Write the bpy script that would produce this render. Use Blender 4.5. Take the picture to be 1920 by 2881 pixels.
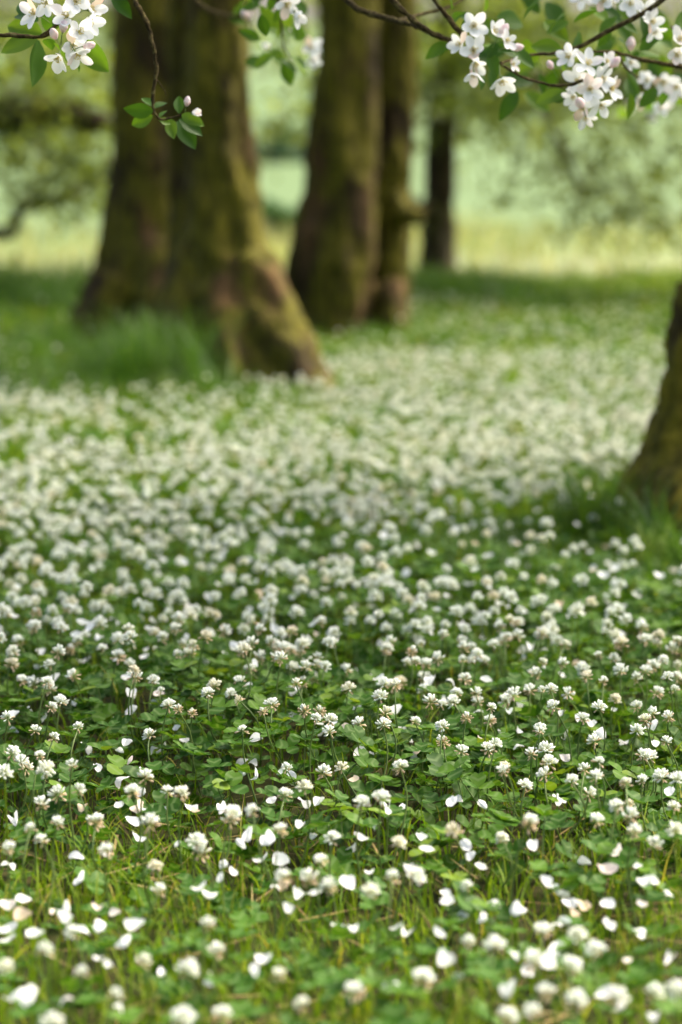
import bpy, math, random
import numpy as np
from mathutils import Vector, Matrix, Quaternion, noise

random.seed(7)
rng = np.random.default_rng(11)
scene = bpy.context.scene
for o in list(bpy.data.objects):
    bpy.data.objects.remove(o)
COL = scene.collection

# ------------------------------------------------------------------ camera, sky, sun, exposure
CAM_H, FPX, PITCH = 0.60, 6800.0, math.atan(940.5 / 6800.0)     # photo pixels: 1920 x 2881, 85 mm on full frame
cam_d = bpy.data.cameras.new('camera')
cam = bpy.data.objects.new('camera', cam_d)
COL.objects.link(cam)
cam.location = (0, 0, CAM_H)
cam.rotation_euler = (math.pi / 2 - PITCH, 0, 0)
cam_d.sensor_fit = 'HORIZONTAL'
cam_d.sensor_width = 24.0
cam_d.lens = 85.0
cam_d.clip_start = 0.05
cam_d.clip_end = 2000
cam_d.dof.use_dof = True
cam_d.dof.focus_distance = 2.27
cam_d.dof.aperture_fstop = 4.2
cam_d.dof.aperture_blades = 0
scene.camera = cam

SUN_EL, SUN_AZ = math.radians(52), math.radians(62)              # azimuth from +Y (view direction) towards +X (right)
world = bpy.data.worlds.new('World')
scene.world = world
world.use_nodes = True
wn = world.node_tree
sky = wn.nodes.new('ShaderNodeTexSky')
sky.sky_type = 'NISHITA'
sky.sun_disc = False
sky.sun_elevation = SUN_EL
sky.sun_rotation = SUN_AZ
sky.air_density = 0.8
sky.dust_density = 9.0
sky.ozone_density = 0.0
wn.links.new(sky.outputs[0], wn.nodes['Background'].inputs[0])
wn.nodes['Background'].inputs[1].default_value = 0.10

sun_d = bpy.data.lights.new('sun', 'SUN')
sun_d.energy = 1.5
sun_d.angle = math.radians(10)
sun_d.color = (1.0, 0.93, 0.79)
sun = bpy.data.objects.new('sun', sun_d)
COL.objects.link(sun)
sv = Vector((math.sin(SUN_AZ) * math.cos(SUN_EL), math.cos(SUN_AZ) * math.cos(SUN_EL), math.sin(SUN_EL)))
sun.rotation_euler = sv.to_track_quat('Z', 'Y').to_euler()

scene.view_settings.view_transform = 'Standard'
scene.view_settings.look = 'None'
scene.view_settings.gamma = 1.0
scene.view_settings.use_curve_mapping = False
scene.view_settings.exposure = 2.22
scene.render.engine = 'CYCLES'
scene.cycles.use_denoising = True
scene.cycles.max_bounces = 8
scene.cycles.transparent_max_bounces = 8
scene.cycles.sample_clamp_indirect = 6.0

# ------------------------------------------------------------------ photo pixel -> place in the world
CP, SP = math.cos(PITCH), math.sin(PITCH)
def ray(px, py):
    a, b = (px - 960.0) / FPX, (1440.5 - py) / FPX
    return np.array((a, CP + b * SP, -SP + b * CP))
def at(px, py, Y):                      # the point on that sight line at distance Y down the meadow
    r = ray(px, py)
    p = r * (Y / r[1]); p[2] += CAM_H
    return p
def on(px, py, z):                      # ... at height z
    r = ray(px, py)
    p = r * ((z - CAM_H) / r[2]); p[2] += CAM_H
    return p
def proj(p):                            # used for wording the labels only
    d = np.asarray(p) - (0, 0, CAM_H)
    f = d[1] * CP - d[2] * SP
    u = d[1] * SP + d[2] * CP
    return 960 + FPX * d[0] / f, 1440.5 - FPX * u / f

# ------------------------------------------------------------------ helpers: tags, meshes, templates
def tag(o, label=None, cat=None, group=None, kind=None):
    if label: o['label'] = label
    if cat: o['category'] = cat
    if group: o['group'] = group
    if kind: o['kind'] = kind
    return o
def empty(name, loc, parent=None):
    o = bpy.data.objects.new(name, None)
    o.empty_display_size = 0.02
    o.location = loc
    COL.objects.link(o)
    if parent: o.parent = parent
    return o
def link(name, me, parent=None, loc=None):
    o = bpy.data.objects.new(name, me)
    COL.objects.link(o)
    if parent: o.parent = parent
    if loc is not None: o.location = loc
    return o
def mesh_np(name, V, F, mats, midx=None, attrs=None, smooth=True):
    V = np.ascontiguousarray(V, dtype=np.float32); F = np.ascontiguousarray(F, dtype=np.int32)
    me = bpy.data.meshes.new(name)
    k = F.shape[1]
    me.vertices.add(len(V)); me.vertices.foreach_set('co', V.ravel())
    me.loops.add(F.size); me.loops.foreach_set('vertex_index', F.ravel())
    me.polygons.add(len(F)); me.polygons.foreach_set('loop_start', np.arange(0, F.size, k, dtype=np.int32))
    if smooth: me.polygons.foreach_set('use_smooth', np.ones(len(F), dtype=bool))
    for m in (mats if isinstance(mats, (list, tuple)) else [mats]): me.materials.append(m)
    if midx is not None: me.polygons.foreach_set('material_index', np.ascontiguousarray(midx, dtype=np.int32))
    for n, a in (attrs or {}).items():
        at_ = me.attributes.new(n, 'FLOAT', 'POINT')
        at_.data.foreach_set('value', np.ascontiguousarray(a, dtype=np.float32))
    me.update(calc_edges=True)
    return me
def rot_np(ax, ang):                    # (N,3) axes, (N,) angles -> (N,3,3)
    ax = np.asarray(ax, float); ax = ax / np.linalg.norm(ax, axis=1, keepdims=True)
    x, y, z = ax.T; c, s = np.cos(ang), np.sin(ang); C = 1 - c
    return np.stack([np.stack([c + x*x*C, x*y*C - z*s, x*z*C + y*s], -1),
                     np.stack([y*x*C + z*s, c + y*y*C, y*z*C - x*s], -1),
                     np.stack([z*x*C - y*s, z*y*C + x*s, c + z*z*C], -1)], 1)
def rz_np(a):
    z = np.zeros((len(a), 3)); z[:, 2] = 1
    return rot_np(z, a)
def tilt_np(n, lo, hi, r=rng):          # spin about z, then lean a random way
    sp = rz_np(r.uniform(0, 2*math.pi, n))
    a = r.uniform(0, 2*math.pi, n)
    ax = np.stack([np.cos(a), np.sin(a), np.zeros(n)], 1)
    return rot_np(ax, r.uniform(lo, hi, n)) @ sp
def stamp(T, R, S, P):                  # copies of a template (V, F) at many places, as one vertex / face array
    V, F = T
    S = np.asarray(S, float)
    S = S[:, None, None] if S.ndim == 1 else S[:, None, :]
    out = np.einsum('pij,pnj->pni', R, V[None] * S) + np.asarray(P)[:, None, :]
    n, k = len(P), len(V)
    FF = (F[None] + (np.arange(n) * k)[:, None, None]).reshape(-1, F.shape[1])
    return out.reshape(-1, 3), FF
def merge(parts):                       # [(V,F)] -> (V,F)
    Vs, Fs, o = [], [], 0
    for V, F in parts:
        Vs.append(V); Fs.append(F + o); o += len(V)
    return np.concatenate(Vs), np.concatenate(Fs)
def tri(F):
    return np.concatenate([F[:, [0, 1, 2]], F[:, [0, 2, 3]]]) if F.shape[1] == 4 else F
def grid_faces(r, c):
    i = np.arange(r - 1)[:, None] * c + np.arange(c - 1)[None]
    return np.stack([i, i + 1, i + c + 1, i + c], -1).reshape(-1, 4)
def tube_np(pts, rad, n=8, cap=True):
    pts = [Vector(p) for p in pts]; V, k = [], len(pts)
    up = None
    for i, p in enumerate(pts):
        d = (pts[min(i + 1, k - 1)] - pts[max(i - 1, 0)]).normalized()
        if up is None:
            up = d.orthogonal().normalized()
        up = (up - d * up.dot(d)).normalized()
        s = d.cross(up)
        for j in range(n):
            a = 2 * math.pi * j / n
            V.append(p + (up * math.cos(a) + s * math.sin(a)) * rad[i])
    F = []
    for i in range(k - 1):
        for j in range(n):
            a, b = i * n + j, i * n + (j + 1) % n
            F.append((a, b, b + n, a + n))
    V = [tuple(v) for v in V]
    F = tri(np.array(F))
    if cap:
        V += [tuple(pts[0]), tuple(pts[-1])]
        e = len(V)
        F = np.concatenate([F, [(e - 2, (j + 1) % n, j) for j in range(n)],
                            [(e - 1, (k - 1) * n + j, (k - 1) * n + (j + 1) % n) for j in range(n)]])
    return np.array(V), F
def spline(pts, rad, m=5):              # Catmull-Rom through points
    P = [Vector(p) for p in pts]; out, ro = [], []
    for i in range(len(P) - 1):
        p0, p1, p2, p3 = P[max(i-1, 0)], P[i], P[i+1], P[min(i+2, len(P)-1)]
        for k in range(m):
            t = k / m
            out.append(0.5 * ((2*p1) + (p2-p0)*t + (2*p0-5*p1+4*p2-p3)*t*t + (3*p1-p0-3*p2+p3)*t**3))
            ro.append(rad[i] * (1-t) + rad[i+1] * t)
    out.append(P[-1]); ro.append(rad[-1])
    return out, ro

# leaf-like blades: rows along +Y, columns across X, folded on the midrib
def blade(rows, cols, width, fold=0.15, curl=0.0, length=1.0, notch=0.0, wave=0.0):
    V = []
    for i in range(rows):
        t = i / (rows - 1)
        w = width(t)
        for j in range(cols):
            u = 2 * j / (cols - 1) - 1
            y = t * length - notch * (1 - abs(u)) * (t ** 6)
            V.append((u * w, y, abs(u) * w * fold + curl * t * t + wave * math.sin(7 * t + 2 * u) * w))
    return np.array(V), grid_faces(rows, cols)

# ------------------------------------------------------------------ materials
def new_mat(name):
    m = bpy.data.materials.new(name); m.use_nodes = True
    nt = m.node_tree; nt.nodes.clear()
    return m, nt
def N(nt, t, **kw):
    n = nt.nodes.new(t)
    for k, v in kw.items(): setattr(n, k, v)
    return n
def ramp(nt, src, stops):
    r = N(nt, 'ShaderNodeValToRGB')
    e = r.color_ramp.elements
    while len(e) < len(stops): e.new(0.5)
    for el, (p, c) in zip(e, stops): el.position = p; el.color = (*c, 1)
    nt.links.new(src, r.inputs[0])
    return r.outputs[0]
def noise_tex(nt, scale, detail=4, rough=0.55, coord='Object', stretch=None):
    tc = N(nt, 'ShaderNodeTexCoord'); n = N(nt, 'ShaderNodeTexNoise')
    n.inputs['Scale'].default_value = scale; n.inputs['Detail'].default_value = detail; n.inputs['Roughness'].default_value = rough
    src = tc.outputs[coord]
    if stretch:
        mp = N(nt, 'ShaderNodeMapping'); mp.inputs['Scale'].default_value = stretch
        nt.links.new(src, mp.inputs[0]); src = mp.outputs[0]
    nt.links.new(src, n.inputs['Vector'])
    return n.outputs['Fac']
def mixc(nt, fac, a, b, mode='MIX'):
    m = N(nt, 'ShaderNodeMix', data_type='RGBA', blend_type=mode)
    for sock, v in ((m.inputs[0], fac), (m.inputs[6], a), (m.inputs[7], b)):
        if isinstance(v, (int, float)): sock.default_value = v
        elif isinstance(v, tuple): sock.default_value = (*v, 1)
        else: nt.links.new(v, sock)
    return m.outputs[2]
def leafy(nt, col, trans_col, trans=0.4, gloss=0.45, spec=0.35):
    p = N(nt, 'ShaderNodeBsdfPrincipled')
    p.inputs['Roughness'].default_value = gloss
    p.inputs['Specular IOR Level'].default_value = spec
    t = N(nt, 'ShaderNodeBsdfTranslucent'); mx = N(nt, 'ShaderNodeMixShader'); mx.inputs[0].default_value = trans
    for sock, v in ((p.inputs['Base Color'], col), (t.inputs['Color'], trans_col)):
        if isinstance(v, tuple): sock.default_value = (*v, 1)
        else: nt.links.new(v, sock)
    out = N(nt, 'ShaderNodeOutputMaterial')
    nt.links.new(p.outputs[0], mx.inputs[1]); nt.links.new(t.outputs[0], mx.inputs[2]); nt.links.new(mx.outputs[0], out.inputs[0])
    return p
def var(nt, stuff):
    if stuff:
        a = N(nt, 'ShaderNodeAttribute'); a.attribute_name = 'tint'
        return a.outputs['Fac']
    return N(nt, 'ShaderNodeObjectInfo').outputs['Random']
def green_mat(name, stuff, stops, trans=0.4, gloss=0.45, spec=0.35, warm=(1.3, 1.25, 0.45), grain=0.0, mark=False):
    m, nt = new_mat(name)
    c = ramp(nt, var(nt, stuff), stops)
    if grain:
        c = mixc(nt, grain, c, ramp(nt, noise_tex(nt, 300, 2), [(0.3, (.25,.25,.25)), (0.7, (1,1,1))]), 'MULTIPLY')
    if mark:
        at_ = N(nt, 'ShaderNodeAttribute'); at_.attribute_name = 'mark'
        c = mixc(nt, ramp(nt, at_.outputs['Fac'], [(0.30, (0, 0, 0)), (0.42, (.5, .5, .5)), (0.50, (.45, .45, .45)), (0.60, (0, 0, 0))]), c, (0.16, 0.24, 0.09))
    leafy(nt, c, mixc(nt, 1.0, c, warm, 'MULTIPLY'), trans, gloss, spec)
    return m

CLOVER = [(0.0, (0.021, 0.068, 0.007)), (0.45, (0.040, 0.110, 0.010)), (0.8, (0.075, 0.165, 0.013)), (1.0, (0.15, 0.235, 0.022))]
GRASS = [(0.0, (0.042, 0.105, 0.006)), (0.5, (0.10, 0.195, 0.010)), (0.85, (0.19, 0.27, 0.026)), (1.0, (0.30, 0.28, 0.06))]
M = {}
M['clover'] = green_mat('clover_leaf', False, CLOVER, 0.34, 0.5, 0.12, mark=True)
M['clover_s'] = green_mat('clover_carpet', True, CLOVER, 0.34, 0.5, 0.09, mark=True)
M['grass'] = green_mat('grass_blade', False, GRASS, 0.4, 0.5, 0.2)
M['grass_s'] = green_mat('grass', True, GRASS, 0.45, 0.5, 0.08)
M['long_grass'] = green_mat('long_grass', True, [(0.0, (0.035, 0.095, 0.014)), (0.5, (0.075, 0.155, 0.020)), (1.0, (0.17, 0.24, 0.035))], 0.4, 0.5, 0.25)
M['straw'] = green_mat('straw', True, [(0.0, (0.10, 0.065, 0.025)), (0.5, (0.24, 0.17, 0.06)), (1.0, (0.36, 0.29, 0.12))], 0.2, 0.6, 0.2, warm=(1, .9, .7))
M['stem'] = green_mat('flower_stem', False, [(0.0, (0.07, 0.13, 0.025)), (1.0, (0.14, 0.20, 0.05))], 0.15, 0.45, 0.3)
M['apple_leaf'] = green_mat('apple_leaf', False, [(0.0, (0.03, 0.085, 0.010)), (0.5, (0.058, 0.14, 0.015)), (1.0, (0.12, 0.22, 0.025))], 0.45, 0.5, 0.2, warm=(1.5, 1.35, .5))
M['crown'] = green_mat('tree_leaves', True, [(0.0, (0.085, 0.125, 0.03)), (0.5, (0.14, 0.19, 0.05)), (1.0, (0.21, 0.26, 0.075))], 0.55, 0.5, 0.3)
M['hazed_leaf'] = green_mat('far_leaves_hazed', True, [(0.0, (0.03, 0.075, 0.045)), (0.5, (0.045, 0.10, 0.055)), (1.0, (0.08, 0.14, 0.07))], 0.3, 0.6, 0.2)  # distance haze is put into the leaf colour as a bluish tint

def floret_mat(stuff=False):                       # pigment runs from pale green at the floret's base to white at its tip
    m, nt = new_mat('clover_floret')
    a = N(nt, 'ShaderNodeAttribute'); a.attribute_name = 'tip'
    c = ramp(nt, a.outputs['Fac'], [(0.0, (0.42, 0.48, 0.16)), (0.22, (0.76, 0.78, 0.56)), (0.45, (0.86, 0.90, 0.81)), (1.0, (0.87, 0.90, 0.85))])
    c = mixc(nt, 1.0, c, ramp(nt, var(nt, stuff), [(0.0, (1, 1, 1)), (0.7, (1, 1, 1)), (0.9, (1, .98, .92)), (1.0, (.98, .90, .78))]), 'MULTIPLY')
    leafy(nt, c, c, 0.42, 0.6, 0.2)
    return m
M['floret'] = floret_mat()
M['floret_s'] = floret_mat(True)
def wilt_mat():
    m, nt = new_mat('wilted_floret')
    a = N(nt, 'ShaderNodeAttribute'); a.attribute_name = 'tip'
    c = ramp(nt, a.outputs['Fac'], [(0.0, (0.36, 0.34, 0.12)), (0.5, (0.58, 0.44, 0.26)), (1.0, (0.72, 0.60, 0.45))])
    leafy(nt, c, c, 0.25, 0.7, 0.15)
    return m
M['wilted'] = wilt_mat()
def petal_mat(name, pink, stuff=False):
    m, nt = new_mat(name)
    n = noise_tex(nt, 60, 2, 0.5)
    f = N(nt, 'ShaderNodeMath', operation='MULTIPLY'); nt.links.new(n, f.inputs[0]); nt.links.new(var(nt, stuff), f.inputs[1])
    c = ramp(nt, f.outputs[0], [(0.28, (0.86, 0.89, 0.88)), (0.52, (0.87, 0.87 - pink * .2, 0.86 - pink * .15)), (0.78, (0.82, 0.80 - pink, 0.78 - pink * .85))])
    c = mixc(nt, 1.0, c, ramp(nt, var(nt, stuff), [(0.0, (1, 1, 1)), (0.84, (1, 1, 1)), (0.90, (.98, .88, .84)), (0.96, (.88, .74, .56))]), 'MULTIPLY')
    leafy(nt, c, c, 0.4, 0.5, 0.25)
    return m
M['petal'] = petal_mat('fallen_petal', 0.05)
M['petal_s'] = petal_mat('fallen_petals_far', 0.03, True)
M['blossom'] = petal_mat('blossom_petal', 0.16)
m, nt = new_mat('bud_pink'); c = ramp(nt, noise_tex(nt, 90, 2), [(0.35, (0.86, 0.82, 0.80)), (0.75, (0.80, 0.52, 0.56))]); leafy(nt, c, c, 0.3, 0.5, 0.25); M['bud'] = m
m, nt = new_mat('stamen'); leafy(nt, (0.72, 0.62, 0.22), (0.7, 0.6, 0.2), 0.2, 0.6, 0.2); M['stamen'] = m

def bark_mat(name, moss, dark=(0.018, 0.013, 0.006), pinkish=(0.15, 0.088, 0.036), mossc=((0.022, 0.022, 0.003), (0.125, 0.115, 0.010))):
    m, nt = new_mat(name)
    n1 = noise_tex(nt, 5.0, 4, 0.55, stretch=(1.5, 1.5, 0.32))
    n2 = noise_tex(nt, 6.5, 5, 0.65, stretch=(1.3, 1.3, 0.5))
    n3 = noise_tex(nt, 45.0, 4, 0.6, stretch=(1.2, 1.2, 0.35))
    barkc = ramp(nt, n1, [(0.32, dark), (0.50, (0.040, 0.028, 0.010)), (0.66, pinkish), (0.80, (0.16, 0.12, 0.075))])
    barkc = mixc(nt, 0.75, barkc, ramp(nt, n3, [(0.3, (0.35, 0.32, 0.3)), (0.6, (1, 1, 1))]), 'MULTIPLY')
    mc = ramp(nt, n3, [(0.3, mossc[0]), (0.65, mossc[1])])
    f = ramp(nt, n2, [(moss - 0.05, (1, 1, 1)), (moss + 0.05, (0, 0, 0))])
    col = mixc(nt, f, barkc, mc)
    furrow_shade = noise_tex(nt, 4.0, 4, 0.6, stretch=(5, 5, 0.5))  # shade of bark furrows painted in as dark vertical streaks, without relief
    col = mixc(nt, 0.6, col, ramp(nt, furrow_shade, [(0.36, (.28, .25, .22)), (0.52, (1, 1, 1)), (0.68, (1.0, .92, .75))]), 'MULTIPLY')
    p = N(nt, 'ShaderNodeBsdfPrincipled'); p.inputs['Roughness'].default_value = 0.9; p.inputs['Specular IOR Level'].default_value = 0.15
    nt.links.new(col, p.inputs['Base Color'])
    b = N(nt, 'ShaderNodeBump'); b.inputs['Strength'].default_value = 0.9; b.inputs['Distance'].default_value = 0.012
    nt.links.new(n3, b.inputs['Height']); nt.links.new(b.outputs[0], p.inputs['Normal'])
    o = N(nt, 'ShaderNodeOutputMaterial'); nt.links.new(p.outputs[0], o.inputs[0])
    return m
M['bark'] = bark_mat('mossy_bark', 0.55)
M['bark_dark'] = bark_mat('dark_mossy_bark', 0.53, pinkish=(0.10, 0.060, 0.022))
M['bark_edge'] = bark_mat('rough_mossy_bark', 0.58, pinkish=(0.10, 0.07, 0.03), mossc=((0.028, 0.026, 0.002), (0.135, 0.120, 0.010)))
M['bark_grey'] = bark_mat('grey_bark', 0.42, dark=(0.035, 0.03, 0.018), pinkish=(0.14, 0.125, 0.08), mossc=((0.05, 0.05, 0.015), (0.13, 0.125, 0.035)))
m, nt = new_mat('twig_bark')
p = N(nt, 'ShaderNodeBsdfPrincipled'); p.inputs['Roughness'].default_value = 0.95; p.inputs['Specular IOR Level'].default_value = 0.1
nt.links.new(ramp(nt, noise_tex(nt, 220, 3), [(0.3, (0.016, 0.012, 0.005)), (0.5, (0.045, 0.034, 0.014)), (0.66, (0.10, 0.085, 0.03)), (0.8, (0.11, 0.13, 0.06))]), p.inputs['Base Color'])
o_ = N(nt, 'ShaderNodeOutputMaterial'); nt.links.new(p.outputs[0], o_.inputs[0]); M['twig'] = m

def ground_mat():
    m, nt = new_mat('soil_and_thatch')
    c = ramp(nt, noise_tex(nt, 40, 5, 0.7), [(0.3, (0.012, 0.014, 0.005)), (0.5, (0.03, 0.035, 0.010)), (0.7, (0.075, 0.06, 0.022))])
    p = N(nt, 'ShaderNodeBsdfPrincipled'); p.inputs['Roughness'].default_value = 1.0; p.inputs['Specular IOR Level'].default_value = 0.1
    nt.links.new(c, p.inputs['Base Color'])
    o = N(nt, 'ShaderNodeOutputMaterial'); nt.links.new(p.outputs[0], o.inputs[0])
    return m
M['ground'] = ground_mat()
def field_mat():
    m, nt = new_mat('hay_field')
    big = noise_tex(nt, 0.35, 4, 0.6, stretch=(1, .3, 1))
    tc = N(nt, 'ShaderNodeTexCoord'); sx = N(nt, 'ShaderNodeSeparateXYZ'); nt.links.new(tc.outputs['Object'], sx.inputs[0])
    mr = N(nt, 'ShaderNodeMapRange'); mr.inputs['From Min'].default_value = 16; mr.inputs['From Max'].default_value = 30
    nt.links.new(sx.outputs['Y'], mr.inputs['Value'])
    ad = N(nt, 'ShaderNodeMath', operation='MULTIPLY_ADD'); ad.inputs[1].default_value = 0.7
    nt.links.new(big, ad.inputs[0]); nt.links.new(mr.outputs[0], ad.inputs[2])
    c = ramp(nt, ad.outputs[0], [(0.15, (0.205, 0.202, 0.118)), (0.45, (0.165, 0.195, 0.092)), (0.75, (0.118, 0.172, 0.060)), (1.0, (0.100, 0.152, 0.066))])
    c = mixc(nt, 0.5, c, ramp(nt, noise_tex(nt, 1.1, 5, 0.65, stretch=(1, .35, 1)), [(0.35, (.55, .62, .5)), (0.62, (1, 1, 1))]), 'MULTIPLY')
    p = N(nt, 'ShaderNodeBsdfPrincipled'); p.inputs['Roughness'].default_value = 0.9; p.inputs['Specular IOR Level'].default_value = 0.1
    nt.links.new(c, p.inputs['Base Color'])
    o = N(nt, 'ShaderNodeOutputMaterial'); nt.links.new(p.outputs[0], o.inputs[0])
    return m
M['field'] = field_mat()

# ------------------------------------------------------------------ ground and field
def gz_np(x, y):                        # gentle hummocks of the meadow
    return 0.012 * np.sin(x * 5.1 + 1.3 * np.sin(y * 2.3)) * np.cos(y * 3.7 + x) + 0.006 * np.sin(x * 13 + y * 9)
def gz(x, y): return float(gz_np(np.float64(x), np.float64(y)))
xs, ys = np.linspace(-7, 7, 141), np.linspace(-4, 13.6, 177)
X, Y = np.meshgrid(xs, ys)
fade = np.clip((13.4 - Y) / 1.0, 0, 1)
tag(link('meadow_ground', mesh_np('meadow_ground', np.stack([X, Y, gz_np(X, Y) * fade], -1).reshape(-1, 3), grid_faces(177, 141), M['ground'])),
    'shaded meadow soil under the clover and grass', 'ground', kind='structure')
ys = np.concatenate([np.linspace(13.5, 60, 40), np.linspace(64, 600, 60)])
xs = np.concatenate([np.linspace(-400, -30, 20), np.linspace(-26, 26, 40), np.linspace(30, 400, 20)])
X, Y = np.meshgrid(xs, ys)
t = np.clip(Y - 13.5, 0, None)
s_ = np.clip(Y - 70, 0, None)
Z = 0.004 + s_ * s_ / (s_ + 60) * 0.08 + 0.3 * np.sin(X * 0.05 + 1) * np.clip(s_ / 80, 0, 1) + 0.03 * np.sin(X * 1.1) * np.sin(Y * .9) * np.clip(t, 0, 1)
hill_z = lambda x, y: (lambda t: 0.004 + t * t / (t + 60) * 0.08 + 0.3 * math.sin(x * 0.05 + 1) * min(t / 80, 1))(max(y - 70, 0))
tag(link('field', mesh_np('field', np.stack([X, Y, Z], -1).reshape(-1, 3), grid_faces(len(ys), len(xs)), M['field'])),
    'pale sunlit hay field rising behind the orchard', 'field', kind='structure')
# the land to the sides and behind the camera
sv_, sf_ = [], []
for (x0, x1, y0, y1) in ((-400, -7, -300, 13.5), (7, 400, -300, 13.5), (-7, 7, -300, -4)):
    k = len(sv_); sv_ += [(x0, y0, -.004), (x1, y0, -.004), (x1, y1, -.004), (x0, y1, -.004)]; sf_.append((k, k+1, k+2, k+3))
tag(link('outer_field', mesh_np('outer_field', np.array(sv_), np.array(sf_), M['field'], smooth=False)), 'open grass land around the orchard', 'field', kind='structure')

# ------------------------------------------------------------------ trees
def trunk_obj(name, tubes, mat, parent, voxel=0.014, disp=((0.06, 0.022), (0.025, 0.012)), flute=.25):
    parts = []
    for p, r in tubes:
        c, q = spline(p, r, 12)
        V, F = tube_np(c, q, n=36)
        ax = np.repeat(np.array([tuple(v) for v in c]), 36, 0); rr = np.repeat(np.array(q), 36)
        d = V[:-2] - ax
        k = 1.0 / max(rr.mean(), .02)
        for i in range(len(d)):
            u = d[i] / max(rr[i], 1e-4)
            h = ax[i][2] * k * .22
            f = 1 - abs(noise.noise(Vector((u[0] * 1.9 + ax[i][0] * 3, u[1] * 1.9, h * 1.3 + 7)))) * 2.2
            g = noise.noise(Vector((u[0] * 1.1, u[1] * 1.1 + 3, h * 2.6)))
            e = 1 - abs(noise.noise(Vector((u[0] * 4.5, u[1] * 4.5, h * 2.2 + 31)))) * 2
            d[i] *= 1 + flute * (.80 * f + .40 * g + .42 * e - .5)
        V[:-2] = ax + d
        parts.append((V, F))
    V, F = merge(parts)
    org = np.array(parent.location)
    o = link(name, mesh_np(name, V - org, F, mat), parent)
    md = o.modifiers.new('fuse', 'REMESH'); md.mode = 'VOXEL'; md.voxel_size = voxel; md.use_smooth_shade = True
    sm = o.modifiers.new('smooth', 'SMOOTH'); sm.iterations = 1; sm.factor = 0.4
    for i, (sz, st) in enumerate(disp):
        tx = bpy.data.textures.new(name + '_relief', 'CLOUDS'); tx.noise_scale = sz; tx.noise_depth = 3
        d = o.modifiers.new('relief', 'DISPLACE'); d.texture = tx; d.strength = st; d.mid_level = 0.5
    return o
def tube_obj(name, pts, rad, mat, parent, n=8, m=5):
    V, F = tube_np(*spline(pts, rad, m), n=n)
    return link(name, mesh_np(name, V - np.array(parent.matrix_world.translation if parent.parent else parent.location), F, mat), parent)
LEAF_LOW = (np.array([(0, 0, 0), (-.28, .45, .06), (.28, .45, .06), (0, 1, -.05), (0, .5, 0)]), np.array([(0, 4, 1), (0, 2, 4), (1, 4, 3), (4, 2, 3)]))
def leaf_cloud(clumps, per, spread, size, r):
    n = len(clumps)
    c = np.repeat(np.asarray(clumps), per, 0)
    P = c + r.normal(0, 1, c.shape) * np.asarray(spread)
    ax = r.normal(0, 1, (len(P), 3))
    R = rot_np(ax, r.uniform(0, 2 * math.pi, len(P)))
    S = r.uniform(.6, 1.25, len(P)) * size
    V, F = stamp(LEAF_LOW, R, S, P)
    base = np.repeat(r.uniform(0, 1, n), per)
    tint = np.clip(base * .5 + r.uniform(0, .5, len(P)), 0, 1)
    return V, F, np.repeat(tint, len(LEAF_LOW[0]))
def ell_clumps(c, rad, n, r, zmin=-1):
    d = r.normal(0, 1, (n * 3, 3)); d /= np.linalg.norm(d, axis=1, keepdims=True)
    d *= (r.uniform(0, 1, (n * 3, 1)) ** 0.45)
    P = np.asarray(c) + d * np.asarray(rad)
    return P[P[:, 2] > zmin][:n]
def crown_obj(clump_sets, parent, mat, r, name='crown'):
    Vs, Fs, Ts, o = [], [], [], 0
    for cl, per, spread, size in clump_sets:
        V, F, T = leaf_cloud(cl, per, spread, size, r)
        Vs.append(V); Fs.append(F + o); Ts.append(T); o += len(V)
    me = mesh_np(name, np.concatenate(Vs) - np.array(parent.location), np.concatenate(Fs), mat, attrs={'tint': np.concatenate(Ts)}, smooth=False)
    return link(name, me, parent)
def pxr(px_list, Y, rad_px):            # sight-line points at distance Y with radii given in photo pixels
    k = Y / FPX
    return [tuple(at(x, y, Y)) for x, y in px_list], [q * k for q in rad_px]
def px_blob(px, py, Y, rx, ry, n, r, depth=0.6):
    k = Y / FPX
    return ell_clumps(at(px, py, Y), (rx * k, depth, ry * k), n, r)

tr = np.random.default_rng(5)
# --- the big left tree: two fused stems, a long mossy root running forward to the right
t1 = tag(empty('apple_tree', (-0.36, 6.6, 0)), 'biggest mossy trunk with a long root flaring to the right', 'tree')
c5 = pxr([(560, -900), (535, -300), (528, 0), (528, 250), (528, 500), (535, 760)], 6.80, [50, 52, 52, 52, 54, 60])
b = pxr([(660, -900), (622, -300), (613, 0), (612, 200), (618, 400), (626, 550), (642, 700), (660, 820), (690, 940), (715, 1050), (725, 1170)], 6.6, [80, 83, 83, 84, 87, 95, 107, 120, 134, 146, 150])
root1 = ([tuple(at(680, 740, 6.55)), tuple(at(745, 880, 6.5)), tuple(at(815, 990, 6.42)), tuple(at(870, 1080, 6.34)), tuple(at(925, 1155, 6.25)), tuple(at(960, 1220, 6.2))], [.085, .085, .072, .052, .030, .012])
root2 = ([tuple(at(630, 820, 6.52)), tuple(at(640, 980, 6.42)), tuple(at(655, 1100, 6.34)), tuple(at(665, 1190, 6.28))], [.07, .055, .042, .03])
root6 = ([tuple(at(700, 860, 6.56)), tuple(at(735, 1030, 6.46)), tuple(at(765, 1170, 6.36))], [.09, .085, .06])
root5 = ([tuple(at(580, 620, 6.66)), tuple(at(545, 780, 6.62)), tuple(at(520, 930, 6.55)), tuple(at(500, 1060, 6.5)), tuple(at(480, 1160, 6.45))], [.05, .075, .085, .08, .05])
trunk_obj('trunk', [b, c5, root1, root2, root5, root6], M['bark'], t1)
tube_obj('limb', *([tuple(at(640, -880, 6.6)), (-0.1, 6.6, 2.6), (0.7, 6.3, 3.0)], [.085, .06, .03]), M['bark'], t1)
tube_obj('limb', *([tuple(at(655, -880, 6.6)), (-0.6, 6.8, 2.5), (-1.4, 6.8, 2.9)], [.075, .06, .03]), M['bark'], t1)
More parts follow.
